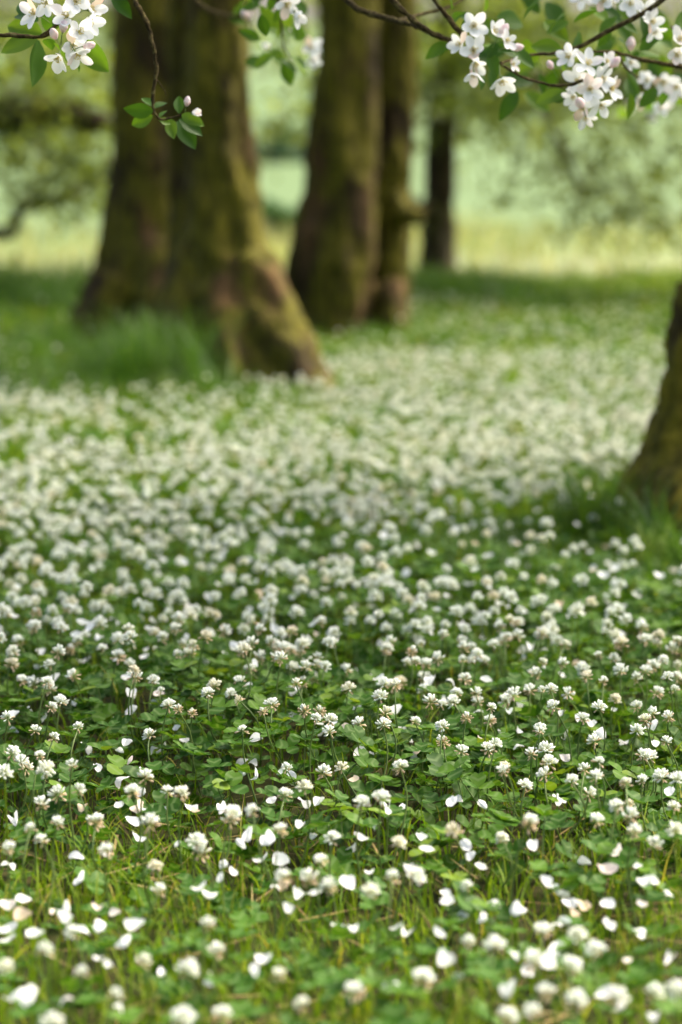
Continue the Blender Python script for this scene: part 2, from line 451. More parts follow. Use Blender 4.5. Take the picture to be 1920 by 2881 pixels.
crown_obj([(ell_clumps((-0.3, 7.2, 2.8), (1.8, 1.5, 0.9), 80, tr, 1.75), 40, .13, .06)], t1, M['crown'], tr)
t1b = tag(empty('apple_tree', (-0.70, 8.5, 0)), 'dark trunk partly hidden behind the left side of the biggest trunk', 'tree')
a = pxr([(390, -900), (410, -300), (415, 0), (415, 200), (412, 400), (402, 600), (388, 740), (365, 850), (345, 940), (335, 1030)], 8.5, [84, 90, 94, 96, 98, 104, 114, 128, 140, 146])
root3 = ([tuple(at(330, 800, 8.4)), tuple(at(272, 900, 8.35)), tuple(at(225, 990, 8.3))], [.10, .075, .035])
root4 = ([tuple(at(440, 700, 8.4)), tuple(at(450, 850, 8.3)), tuple(at(455, 980, 8.25))], [.08, .075, .06])
trunk_obj('trunk', [a, root3, root4], M['bark_dark'], t1b, .018)
tube_obj('limb', *([tuple(at(390, -880, 8.5)), (-1.2, 8.6, 3.0), (-1.9, 8.4, 3.4)], [.085, .06, .03]), M['bark_dark'], t1b)
crown_obj([(ell_clumps((-1.2, 8.8, 3.1), (1.6, 1.4, 0.9), 70, tr, 1.9), 40, .14, .06)], t1b, M['crown'], tr)
# --- centre tree
t2 = tag(empty('apple_tree', (0.05, 8.7, 0)), 'mossy twin stemmed tree standing behind and right of the biggest tree', 'tree')
a = pxr([(1010, -900), (985, -300), (980, 0), (975, 200), (966, 350), (956, 500), (944, 650), (930, 770), (925, 900), (922, 1010)], 8.6, [74, 78, 80, 83, 90, 97, 108, 118, 116, 116])
b = pxr([(1150, -900), (1120, -300), (1110, 0), (1106, 200), (1100, 400), (1095, 600), (1090, 800), (1086, 960), (1085, 1010)], 8.8, [56, 62, 66, 66, 64, 60, 58, 60, 62])
root1 = ([tuple(at(1100, 800, 8.6)), tuple(at(1112, 920, 8.5)), tuple(at(1120, 1005, 8.45))], [.05, .045, .03])
stub = ([tuple(at(1110, 590, 8.7)), tuple(at(1165, 606, 8.7)), tuple(at(1195, 612, 8.7))], [.045, .035, .028])
trunk_obj('trunk', [a, b, root1, stub], M['bark_dark'], t2, .018)
tube_obj('limb', [tuple(at(1010, -880, 8.6)), (-0.3, 8.8, 2.9), (-1.0, 8.3, 3.4)], [.09, .06, .03], M['bark_dark'], t2)
tube_obj('limb', [tuple(at(1150, -880, 8.8)), (0.7, 9.0, 3.0), (1.5, 8.6, 3.4)], [.07, .05, .03], M['bark_dark'], t2)
crown_obj([(ell_clumps((0.4, 9.6, 3.2), (2.2, 1.8, 1.1), 110, tr, 1.95), 40, .14, .065),
           (px_blob(800, 120, 9.6, 90, 60, 6, tr, .4), 22, .09, .06), (px_blob(830, 330, 10.2, 90, 50, 5, tr, .4), 24, .07, .06), (px_blob(730, 410, 10.2, 70, 40, 3, tr, .4), 22, .06, .06), (px_blob(1000, 40, 9.4, 200, 60, 10, tr, .4), 30, .10, .06)], t2, M['crown'], tr)
# --- thin tree further back
t3 = tag(empty('young_tree', (0.55, 13.4, 0)), 'thin grey trunk standing behind the centre tree, at the edge of the field', 'tree')
a = pxr([(1300, -500), (1275, -100), (1258, 150), (1246, 320), (1240, 450), (1236, 580), (1232, 700), (1234, 790), (1236, 860)], 13.4, [32, 36, 39, 41, 42, 44, 48, 58, 78])
b = ([tuple(at(1232, 640, 13.4)), tuple(at(1212, 600, 13.35)), tuple(at(1180, 590, 13.3)), tuple(at(1150, 560, 13.2))], [.055, .05, .045, .04])
trunk_obj('trunk', [a, b], M['bark_grey'], t3, .022)
tube_obj('limb', [tuple(at(1262, 100, 13.4)), tuple(at(1400, 60, 13.2)), tuple(at(1560, 90, 13.0)), tuple(at(1700, 60, 12.8))], [.06, .055, .05, .04], M['bark_grey'], t3)
crown_obj([(px_blob(1330, 110, 13.3, 260, 150, 46, tr, .8), 36, .14, .08), (px_blob(1250, 270, 13.6, 110, 90, 10, tr, .5), 34, .12, .08),
           (px_blob(1500, 180, 13.0, 200, 120, 22, tr, .8), 40, .14, .08),
           (ell_clumps((0.8, 13.2, 3.2), (2.0, 1.6, 1.3), 120, tr, 1.5), 40, .15, .08)], t3, M['crown'], tr)
# --- right tree, leaning out of the picture
t4 = tag(empty('apple_tree', (0.75, 4.2, 0)), 'dark mossy trunk at the right edge, leaning out of the picture', 'tree')
a = pxr([(2680, -900), (2510, 0), (2390, 400), (2300, 700), (2254, 900), (2222, 1080), (2194, 1240), (2174, 1370), (2160, 1500), (2155, 1620)], 4.12, [250, 290, 310, 318, 318, 324, 340, 366, 398, 414])
root1 = ([tuple(at(1935, 1230, 4.04)), tuple(at(1850, 1390, 3.98)), tuple(at(1780, 1510, 3.93)), tuple(at(1725, 1600, 3.88))], [.07, .06, .045, .02])
root2 = ([tuple(at(1980, 1300, 3.95)), tuple(at(1930, 1420, 3.82)), tuple(at(1905, 1560, 3.74))], [.07, .055, .02])
ridge = [([tuple(at(x0, 800, 3.95)), tuple(at(x0 - 40, 1100, 3.93)), tuple(at(x0 - 90, 1380, 3.88))], [.03, .034, .03]) for x0 in (1955, 2020, 2090)]
trunk_obj('trunk', [a, root1, root2] + ridge, M['bark_edge'], t4, .009, ((0.05, 0.022), (0.02, 0.013)), .20)
tube_obj('limb', [tuple(at(2620, -860, 4.3)), (0.6, 4.0, 1.75), (0.1, 3.5, 1.65), (-0.6, 3.1, 1.5)], [.12, .06, .04, .02], M['bark_dark'], t4)
tube_obj('limb', [tuple(at(2620, -860, 4.3)), (0.9, 3.6, 1.7), (0.6, 3.1, 1.35), (0.35, 2.95, 1.1)], [.10, .05, .03, .015], M['bark_dark'], t4)
crown_obj([(ell_clumps((0.75, 3.3, 1.95), (1.7, .75, 0.45), 120, tr, 1.35), 40, .11, .055), (ell_clumps((1.9, 4.6, 2.7), (1.4, 1.2, 0.8), 50, tr, 1.6), 36, .12, .055)], t4, M['crown'], tr)
# --- orchard trees whose trunks stand outside the picture but whose boughs hang into it
t5 = tag(empty('orchard_tree', (-3.0, 11.2, 0)), 'dark leafy boughs hanging in from the left edge behind the biggest tree', 'tree')
trunk_obj('trunk', [([(-3.0, 11.2, -.1), (-2.95, 11.2, .8), (-2.8, 11.1, 1.8), (-2.6, 11, 2.8)], [.26, .19, .16, .12])], M['bark_grey'], t5, .025)
tube_obj('bough', [(-2.85, 11.1, 1.45), tuple(at(-60, 300, 10.8)), tuple(at(120, 312, 10.6)), tuple(at(300, 350, 10.4))], [.11, .085, .07, .045], M['bark_grey'], t5)
tube_obj('bough', [(-2.9, 11.1, 1.0), tuple(at(-60, 640, 11)), tuple(at(60, 590, 10.9)), tuple(at(200, 540, 10.8)), tuple(at(330, 480, 10.7))], [.05, .032, .026, .02, .014], M['bark_grey'], t5)
crown_obj([(px_blob(120, 130, 10.8, 280, 190, 40, tr, .8), 30, .18, .075), (px_blob(170, 330, 10.6, 230, 60, 9, tr, .6), 22, .14, .07),
           (px_blob(80, 440, 10.8, 120, 80, 5, tr, .5), 26, .09, .07), (px_blob(230, 520, 10.8, 150, 40, 7, tr, .5), 32, .07, .07),
           (px_blob(150, 170, 12.0, 380, 220, 50, tr, 1.0), 15, .16, .08), (px_blob(160, 430, 10.9, 230, 110, 16, tr, .8), 14, .09, .07), (px_blob(120, 560, 11.0, 170, 90, 9, tr, .6), 12, .08, .07),
           (ell_clumps((-2.6, 11, 2.9), (2.0, 1.8, 1.2), 120, tr, 1.6), 40, .15, .075)], t5, M['crown'], tr)
t6 = tag(empty('orchard_tree', (3.1, 11.8, 0)), 'loose leafy boughs hanging over the bright field beyond the right trunk', 'tree')
trunk_obj('trunk', [([(3.1, 11.8, -.1), (3.05, 11.8, .8), (2.9, 11.7, 1.8), (2.7, 11.6, 2.8)], [.24, .18, .15, .11])], M['bark_grey'], t6, .025)
tube_obj('bough', [(2.95, 11.7, 1.5), tuple(at(1900, 210, 11.4)), tuple(at(1700, 230, 11.2)), tuple(at(1500, 220, 11.1))], [.09, .06, .05, .03], M['bark_grey'], t6)
tube_obj('bough', [tuple(at(1500, 250, 11.1)), tuple(at(1540, 330, 11.1)), tuple(at(1590, 430, 11.0)), tuple(at(1640, 540, 11.0))], [.022, .018, .014, .008], M['bark_grey'], t6)
crown_obj([(px_blob(1720, 200, 11.3, 330, 120, 30, tr, .8), 26, .18, .075), 
           (px_blob(1650, 560, 11.1, 60, 80, 4, tr, .4), 30, .07, .065), (px_blob(1800, 560, 11.2, 130, 90, 8, tr, .5), 30, .08, .065),
           (px_blob(1650, 170, 12.4, 420, 190, 60, tr, 1.0), 15, .16, .08), (px_blob(1650, 430, 11.4, 330, 170, 30, tr, .9), 14, .12, .07), (px_blob(1720, 620, 11.3, 240, 90, 12, tr, .7), 12, .08, .065), (px_blob(1420, 330, 11.6, 130, 90, 8, tr, .6), 12, .08, .065),
           (ell_clumps((2.6, 11.6, 2.9), (2.0, 1.8, 1.2), 120, tr, 1.6), 40, .15, .075)], t6, M['crown'], tr)
# --- bushes and trees far up the field
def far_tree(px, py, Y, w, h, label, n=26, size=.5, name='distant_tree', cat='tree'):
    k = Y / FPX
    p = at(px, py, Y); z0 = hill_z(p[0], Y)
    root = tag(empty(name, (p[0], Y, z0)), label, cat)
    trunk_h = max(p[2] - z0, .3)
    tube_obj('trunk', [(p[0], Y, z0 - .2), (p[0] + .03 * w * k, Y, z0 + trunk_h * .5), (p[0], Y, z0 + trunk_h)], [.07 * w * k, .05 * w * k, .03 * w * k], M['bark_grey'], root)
    crown_obj([(ell_clumps((p[0], Y, p[2]), (w * k / 2, w * k / 2, h * k / 2), n, tr), 36, w * k * .11, size)], root, M['hazed_leaf'], tr)
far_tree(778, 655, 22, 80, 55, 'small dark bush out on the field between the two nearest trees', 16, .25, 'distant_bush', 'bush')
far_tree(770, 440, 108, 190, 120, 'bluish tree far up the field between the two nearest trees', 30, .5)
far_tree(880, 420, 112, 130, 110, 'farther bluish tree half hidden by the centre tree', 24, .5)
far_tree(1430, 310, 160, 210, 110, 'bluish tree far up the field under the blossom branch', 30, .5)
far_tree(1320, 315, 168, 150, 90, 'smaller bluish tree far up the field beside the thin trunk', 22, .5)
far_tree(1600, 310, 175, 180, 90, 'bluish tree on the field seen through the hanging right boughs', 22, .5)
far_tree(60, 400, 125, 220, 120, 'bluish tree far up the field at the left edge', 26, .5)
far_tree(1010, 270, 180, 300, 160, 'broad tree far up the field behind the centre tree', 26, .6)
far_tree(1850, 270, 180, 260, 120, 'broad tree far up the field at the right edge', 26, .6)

# ------------------------------------------------------------------ grass and clover carpet (nobody could count it)
def scatter(n_per_m2, y0, y1, r, margin=1.0, slope=.175, dens=None):
    a = (slope * (y0 + y1) + 2 * margin) * (y1 - y0)
    n = int(a * n_per_m2)
    y = r.uniform(y0, y1, n * 2); hw = slope * y + margin
    x = r.uniform(-1, 1, n * 2) * (slope * y1 + margin)
    k = np.abs(x) < hw
    x, y = x[k][:n], y[k][:n]
    if dens is not None:
        k = r.uniform(0, 1, len(x)) < dens(x, y)
        x, y = x[k], y[k]
    return x, y
def patch(x, y, s, ph):                 # smooth patchiness 0..1
    return 0.5 + 0.25 * (np.sin(x * s + ph + 1.7 * np.sin(y * s * .8 + ph)) + np.sin(y * s * 1.1 - x * s * .6 + 2.1 * ph))
def bump(x, y, cx, cy, rx, ry): return np.exp(-(((x - cx) / rx) ** 2 + ((y - cy) / ry) ** 2))
def grassy(x, y):                       # where grass wins over clover
    g = np.clip((2.20 - y) / .25, 0, 1) * .85
    g = np.maximum(g, .9 * bump(x, y, -.15, 2.02, .17, .16))
    g = np.maximum(g, .75 * bump(x, y, .27, 2.05, .14, .10))
    g = np.maximum(g, .6 * bump(x, y, -.30, 2.30, .16, .05))
    return np.clip(g, 0, 1)
TRUNKS = [(-.72, 8.5, .22), (-.28, 6.55, .24), (0, 8.65, .22), (.72, 4.08, .3), (.55, 13.4, .1)]
def clear(x, y, pad=0.0):
    k = np.ones(len(x), bool)
    for cx, cy, r_ in TRUNKS: k &= (x - cx) ** 2 + (y - cy) ** 2 > (r_ + pad) ** 2
    return k

def lw(t): return .46 * math.sin(math.pi * min(1, .06 + t * .80)) ** .75 * (1 - .30 * max(0, t - .80) / .2)
LEAFLET = blade(7, 3, lw, .22, -.10, 1.0, .10)
LEAFLET_MID = blade(4, 3, lw, .2, -.06, 1.0, .05)
def trifoliate(L, inc=.30):
    out = []
    for k in range(3):
        V = L[0].copy(); V[:, 1] += .06
        c, s = math.cos(inc), math.sin(inc)
        V = np.stack([V[:, 0], V[:, 1] * c - V[:, 2] * s, V[:, 1] * s + V[:, 2] * c], 1)
        a = k * 2 * math.pi / 3
        V = np.stack([V[:, 0] * math.cos(a) - V[:, 1] * math.sin(a), V[:, 0] * math.sin(a) + V[:, 1] * math.cos(a), V[:, 2]], 1)
        out.append((V, L[1]))
    return merge(out)
CV = np.array([(i / 6) - .20 * abs(2 * j / 2 - 1) for i in range(7) for j in range(3)])
TRI_NEAR, TRI_MID = trifoliate(LEAFLET), trifoliate(LEAFLET_MID, .25)
q = np.array([(-.45, .1, 0), (.45, .1, 0), (.5, .9, .1), (-.5, .9, .1)])
TRI_FAR = merge([((lambda a: np.stack([q[:, 0] * math.cos(a) - q[:, 1] * math.sin(a), q[:, 0] * math.sin(a) + q[:, 1] * math.cos(a), q[:, 2]], 1))(k * 2.094), np.array([(0, 1, 2, 3)])) for k in range(3)])
def leaf_layer(x, y, tpl, zlo, zhi, slo, shi, tilt):
    n = len(x)
    z = gz_np(x, y) + rng.uniform(zlo, zhi, n) * (.65 + .5 * patch(x, y, 6, 2))
    V, F = stamp(tpl, tilt_np(n, 0, tilt), rng.uniform(slo, shi, n), np.stack([x, y, z], 1))
    hi = (z - z.min()) / (z.max() - z.min() + 1e-6)
    tint = np.clip(rng.normal(.42, .22, n) + .15 * (patch(x, y, 3, .5) - .5), 0, 1)
    return V, F, np.repeat(tint, len(tpl[0])), (np.tile(np.tile(CV, 3), n) if tpl is TRI_NEAR else np.zeros(len(V)))
layers = []
for (y0, y1, n, tpl, sl, sh, zl, zh, ti) in ((1.35, 3.7, 3000, TRI_NEAR, .010, .0175, .012, .058, .75), (3.7, 6.5, 1700, TRI_MID, .014, .023, .015, .055, .8), (6.5, 13.4, 800, TRI_FAR, .018, .03, .015, .055, .8)):
    x, y = scatter(n, y0, y1, rng, dens=lambda x, y: 1 - .82 * grassy(x, y))
    k = clear(x, y); x, y = x[k], y[k]
    layers.append(leaf_layer(x, y, tpl, zl, zh, sl, sh, ti))
V = np.concatenate([l[0] for l in layers]); off = np.cumsum([0] + [len(l[0]) for l in layers[:-1]])
F = np.concatenate([l[1] + o for l, o in zip(layers, off)]); T = np.concatenate([l[2] for l in layers])
tag(link('clover_leaves', mesh_np('clover_leaves', V, F, M['clover_s'], attrs={'tint': T, 'mark': np.concatenate([l[3] for l in layers])})), 'dark green carpet of clover leaves covering the whole meadow', 'ground cover', kind='stuff')

def grass_blades(x, y, hlo, hhi, w, lean, segs=4, flat=False, hmul=None, tint=(.45, .25)):
    n = len(x)
    a = rng.uniform(0, 2 * math.pi, n); b = a + rng.normal(0, .6, n)
    h = rng.uniform(hlo, hhi, n)
    if hmul is not None: h = h * hmul
    ln = h * rng.uniform(.1, 1, n) * lean
    z0 = gz_np(x, y)
    t = np.linspace(0, 1, segs)
    dx, dy = np.cos(a), np.sin(a)
    cx = x[:, None] + (dx * ln)[:, None] * t ** 1.8
    cy = y[:, None] + (dy * ln)[:, None] * t ** 1.8
    if flat: cz = (z0 + rng.uniform(.004, .03, n))[:, None] + rng.uniform(-.01, .015, n)[:, None] * t
    else: cz = z0[:, None] + h[:, None] * (t - .25 * lean * t ** 3)
    if flat:
        cx = x[:, None] + (dx * h)[:, None] * (t - .5); cy = y[:, None] + (dy * h)[:, None] * (t - .5)
    ww = w * rng.uniform(.6, 1.3, n)[:, None] * (1 - t ** 2.2 * .92)
    ox, oy = -np.sin(b)[:, None] * ww / 2, np.cos(b)[:, None] * ww / 2
    L = np.stack([cx - ox, cy - oy, cz], -1); R = np.stack([cx + ox, cy + oy, cz], -1)
    V = np.stack([L, R], 2).reshape(-1, 3)
    base = np.arange(n)[:, None] * segs * 2; i = np.arange(segs - 1)[None] * 2
    s = base + i
    F = np.stack([s, s + 1, s + 3, s + 2], -1).reshape(-1, 4)
    tt = np.clip(rng.normal(tint[0], tint[1], n), 0, 1)
    return V, F, np.repeat(tt, segs * 2)
def stuff_obj(name, layers, mat, label, cat):
    V = np.concatenate([l[0] for l in layers]); off = np.cumsum([0] + [len(l[0]) for l in layers[:-1]])
    F = np.concatenate([l[1] + o for l, o in zip(layers, off)])
    return tag(link(name, mesh_np(name, V, F, mat, attrs={'tint': np.concatenate([l[2] for l in layers])})), label, cat, kind='stuff')
L = []
x, y = scatter(9500, 1.3, 2.5, rng, dens=lambda x, y: .22 + .78 * grassy(x, y)); L.append(grass_blades(x, y, .025, .070, .0020, 1.0, 5, tint=(.60, .22)))
x, y = scatter(4200, 2.35, 4.2, rng, dens=lambda x, y: .25 + .75 * patch(x, y, 5, 1.2)); L.append(grass_blades(x, y, .035, .095, .0019, .8, 4, tint=(.5, .25)))
x, y = scatter(3000, 4.0, 8, rng, dens=lambda x, y: .4 + .6 * patch(x, y, 4, 2.2)); L.append(grass_blades(x, y, .05, .125, .0032, .8, 3, tint=(.62, .22)))
x, y = scatter(800, 8, 13.4, rng); L.append(grass_blades(x, y, .05, .12, .007, .8, 3, tint=(.62, .22)))
stuff_obj('grass', L, M['grass_s'], 'short green grass growing between the clover leaves', 'grass')
# straw and dead blades lying on the soil
L = []
x, y = scatter(700, 1.3, 2.6, rng, dens=lambda x, y: .12 + .88 * grassy(x, y)); L.append(grass_blades(x, y, .03, .09, .0022, .3, 4, True))
x, y = scatter(250, 2.6, 4.0, rng); L.append(grass_blades(x, y, .03, .08, .0022, .3, 3, True))
stuff_obj('dry_grass', L, M['straw'], 'dead brown straw lying among the foreground grass', 'dry grass')
# long grass at the feet of the trees and along the field edge
L = []
BUF = []
def tuft(cx, cy, rx, ry, n, hlo, hhi, w, tint, lean=.6):
    x, y = rng.normal(cx, rx, n), rng.normal(cy, ry, n)
    L.append(grass_blades(x, y, hlo, hhi, w, lean, 5, tint=tint))
def tufts(n, x0, x1, y0, y1, hlo, hhi, w, tint, blades=70, rad=.035):
    for _ in range(n):
        cx, cy = rng.uniform(x0, x1), rng.uniform(y0, y1)
        if not clear(np.array([cx]), np.array([cy]))[0]: continue
        h = rng.uniform(hlo, hhi)
        tuft(cx, cy, rad * rng.uniform(.6, 1.5), rad * rng.uniform(.6, 1.3), int(blades * rng.uniform(.5, 1.4)), h * .4, h, w, (np.clip(tint + rng.normal(0, .14), 0, 1), .12), .7)
tufts(60, -1.0, -.30, 5.9, 6.6, .08, .20, .0045, .28)
tufts(34, -.66, -.36, 6.1, 6.5, .16, .36, .0045, .2)
tufts(44, -1.25, -.45, 6.7, 8.2, .10, .26, .006, .35)
tufts(26, -.30, .12, 6.0, 6.35, .05, .14, .004, .35)
tufts(30, -.25, .35, 7.9, 8.4, .06, .17, .006, .35)
tufts(95, .12, .72, 3.15, 3.95, .05, .11, .003, .25, 60, .03)
tufts(46, .36, .76, 3.45, 3.84, .08, .21, .0032, .25, 45, .022)
tufts(90, -2.2, -.6, 9.3, 12.5, .12, .30, .009, .25, 60, .07)
tufts(46, .2, .95, 10.2, 12.5, .08, .26, .009, .35, 60, .08)
tufts(50, .9, 2.6, 11.0, 13.4, .06, .22, .009, .72, 60, .09)
x, y = scatter(420, 10.6, 12.2, rng, dens=lambda x, y: np.clip(1.0 * (x < -.75) + .22, 0, 1) * (.4 + .8 * patch(x, y, 3, 0)))
L.append(grass_blades(x, y, .14, .30, .009, .6, 4, tint=(.3, .22)))
x, y = scatter(330, 12.0, 14.2, rng); L.append(grass_blades(x, y, .05, .18, .010, .6, 4, tint=(.8, .25), hmul=.25 + 1.3 * patch(x, y, 1.9, .3) ** 2))
stuff_obj('long_grass', L, M['long_grass'], 'longer darker grass at the feet of the trees and along the field edge', 'grass')

M['hay'] = green_mat('hay_grass', True, [(0.0, (0.15, 0.20, 0.06)), (0.5, (0.24, 0.265, 0.14)), (1.0, (0.32, 0.32, 0.20))], 0.4, 0.6, 0.1)
x, y = scatter(90, 13.8, 27, rng, dens=lambda x, y: patch(x, y, .9, 1.3) ** 1.5)
stuff_obj('field_grass', [grass_blades(x, y, .10, .32, .014, .8, 4, tint=(.55, .3), hmul=.4 + 1.1 * patch(x, y, 1.1, 2.3))], M['hay'], 'pale seeding grass in patches along the near side of the hay field', 'grass')
# ------------------------------------------------------------------ clover heads
def floret_tpl(sides, rings, bend=.18):
    V, T = [], []
    for i, (z, rx, ry) in enumerate(rings):
        for j in range(sides):
            a = 2 * math.pi * j / sides
            V.append((rx * math.cos(a), ry * math.sin(a) + bend * z * z, z)); T.append(z)
    e = len(V); zt = rings[-1][0] + .10
    V.append((0, bend * zt * zt, zt)); T.append(1.0)
    F = []
    for i in range(len(rings) - 1):
        for j in range(sides):
            a, b = i * sides + j, i * sides + (j + 1) % sides
            F += [(a, b, b + sides), (a, b + sides, a + sides)]
    for j in range(sides):
        k = (len(rings) - 1) * sides
        F.append((k + j, k + (j + 1) % sides, e))
    return np.array(V), np.array(F), np.array(T)
FL_HI = floret_tpl(5, [(0, .045, .045), (.35, .075, .075), (.65, .17, .12), (.88, .155, .09)])
FL_MID = floret_tpl(4, [(0, .06, .06), (.6, .19, .14)])
FL_LO = floret_tpl(3, [(0, .08, .08), (.6, .26, .22)])
def dirs_to_R(D, r):                    # rotate +Z onto D, random roll, bend side facing up
    out = []
    for d in D:
        d = Vector(d).normalized()
        x = Vector((0, 0, 1)).cross(d)
        if x.length < 1e-4: x = Vector((1, 0, 0))
        x.normalize(); yv = d.cross(x)
        out.append(np.array(((x.x, yv.x, d.x), (x.y, yv.y, d.y), (x.z, yv.z, d.z))) @ np.array(Matrix.Rotation(r.normal(0, .5), 3, 'Z')))
    return np.array(out)
def head_tpl(n, fl, r, top=0.0, low=1.9, length=.0088, jit=.24):
    """n florets fanned over a small core, from straight up (top) down to the polar angle low"""
    i = np.arange(n) + .5
    c = math.cos(top) + (math.cos(low) - math.cos(top)) * i / n
    th = np.arccos(np.clip(c, -1, 1)) + r.normal(0, jit, n); ph = i * 2.39996 + r.normal(0, jit, n)
    D = np.stack([np.sin(th) * np.cos(ph), np.sin(th) * np.sin(ph), np.cos(th) + .12], 1)
    R = dirs_to_R(D, r)
    P = D / np.linalg.norm(D, axis=1, keepdims=True) * .0022
    S = length * r.uniform(.82, 1.1, n)
    V, F = stamp((fl[0], fl[1]), R, S, P)
    return V, F, np.tile(fl[2], n)
hr = np.random.default_rng(21)
HEADS, WILTS, STEMS, SH = [], [], [], []
for v in range(10):
    full = v < 5
    V, F, T = head_tpl((34, 28, 38, 22, 30, 20, 14, 22, 30, 9)[v], FL_HI, hr, 0, (1.75, 1.5, 1.9, 1.35, 1.6, 1.2, 1.0, 1.3, 1.5, .8)[v], (.0090, .0086, .0094, .0092, .0082, .0092, .0090, .0088, .0058, .0086)[v])
    HEADS.append(mesh_np('flower_head', V, F, M['floret'], attrs={'tip': T}))
    n = (4, 7, 3, 9, 5, 13, 16, 12, 3, 20)[v]
    V, F, T = head_tpl(n, FL_HI, hr, (1.9, 1.65, 2.0, 1.5, 1.8, 1.35, 1.2, 1.45, 1.9, 1.0)[v], 2.65, .0082, .25)
    WILTS.append(mesh_np('wilted_florets', V, F, M['wilted'], attrs={'tip': T}))
for v in range(6):
    h = .075; bx, by = hr.normal(0, .006, 2)
    V, F = tube_np(*spline([(-bx * 1.5, -by * 1.5, -h - .03), (bx, by, -h * .5), (0, 0, -.001)], [.0009, .0008, .0007], 4), n=5)
    STEMS.append(mesh_np('stem', V, F, M['stem']))
# heads read off the photograph: four enlarged views (x0, y0) with 0.6122 photo pixels per step
KZ = 960 / 1568
H = {(0, 1600): [(85,165),(185,110),(285,130),(240,195),(345,195),(385,120),(435,175),(460,255),(265,250),(390,315),(30,210),(80,335),(60,385),(55,440),(150,285),(325,375),(470,370),(540,325),(750,320),(815,395),(870,390),(595,440),(615,495),(705,515),(100,515),(155,530),(215,525),(740,560),(775,630),(820,650),(885,665),(955,575),(1100,525),(1100,605),(1275,360),(1270,410),(1110,380),(1195,410),(1345,455),(1390,525),(1510,340),(1460,410),(1495,450),(1150,465),(235,640),(360,730),(245,780),(160,745),(1115,745),(1210,660),(1250,625),(1400,655),(1515,750),(1520,700),(100,890),(120,920),(210,925),(20,945),(330,905),(360,1020),(610,1030),(770,1025),(835,1035),(1400,1010),(190,1085),(1310,1040),(1065,1130),(1160,1115),(1120,280),(1110,110),(720,120),(960,210),(895,195),(1030,290),(820,235),(1365,205),(1500,160),(1290,300),(1340,290),(1235,200)],
     (960, 1600): [(180,70),(375,80),(310,150),(360,175),(160,130),(250,215),(45,205),(210,275),(300,285),(395,250),(470,305),(480,260),(555,330),(530,200),(640,240),(700,130),(775,235),(705,200),(810,310),(755,330),(930,300),(970,75),(920,145),(1150,160),(1085,195),(1310,240),(1385,275),(1460,310),(1225,255),(210,370),(325,385),(370,345),(390,440),(25,465),(445,415),(560,420),(605,420),(625,395),(930,430),(1110,460),(1185,400),(1255,415),(1285,470),(1360,505),(1400,470),(1480,420),(1545,500),(1270,350),(180,590),(205,665),(240,540),(35,555),(410,615),(465,625),(620,575),(530,575),(795,580),(925,560),(870,560),(1045,575),(690,640),(685,700),(975,635),(1185,640),(915,740),(85,715),(465,725),(470,800),(575,690),(1430,665),(1400,700),(1505,685),(1360,745),(555,840),(710,810),(875,855),(1185,890),(1385,860),(1495,795),(275,915),(745,930),(955,895),(935,950),(845,1000),(1060,975),(1120,925),(1170,960),(1310,990),(1385,975),(1475,960),(1545,970),(95,1080),(185,1055),(1325,1085),(1140,1040),(1530,1100)],
     (0, 2200): [(690,195),(1060,175),(265,190),(140,215),(190,270),(905,280),(1290,225),(1530,265),(925,330),(490,320),(1420,450),(1515,480),(1475,365),(205,780),(955,660),(660,830),(375,880),(25,860),(860,870),(530,980),(995,780),(1390,1030),(1020,1075),(1280,890),(840,1090),(240,1110)],
     (960, 2200): [(520,230),(740,265),(865,195),(265,285),(1440,290),(235,440),(135,510),(340,440),(580,480),(1540,230),(60,970),(585,740),(705,760),(375,910),(930,690),(1085,710),(1170,780),(880,830),(940,980),(1080,1010),(1440,980),(1545,960),(880,1060),(760,1090),(1270,1000),(1060,850)]}
BROWN = {(960, 1600): [(575,690),(470,800),(325,385),(85,715),(1400,700),(685,700),(1185,400),(1505,685)], (960, 2200): [(865,195)], (0, 1600): [(235,640),(1400,655),(885,665),(1390,525),(820,650),(325,375),(1210,660)]}
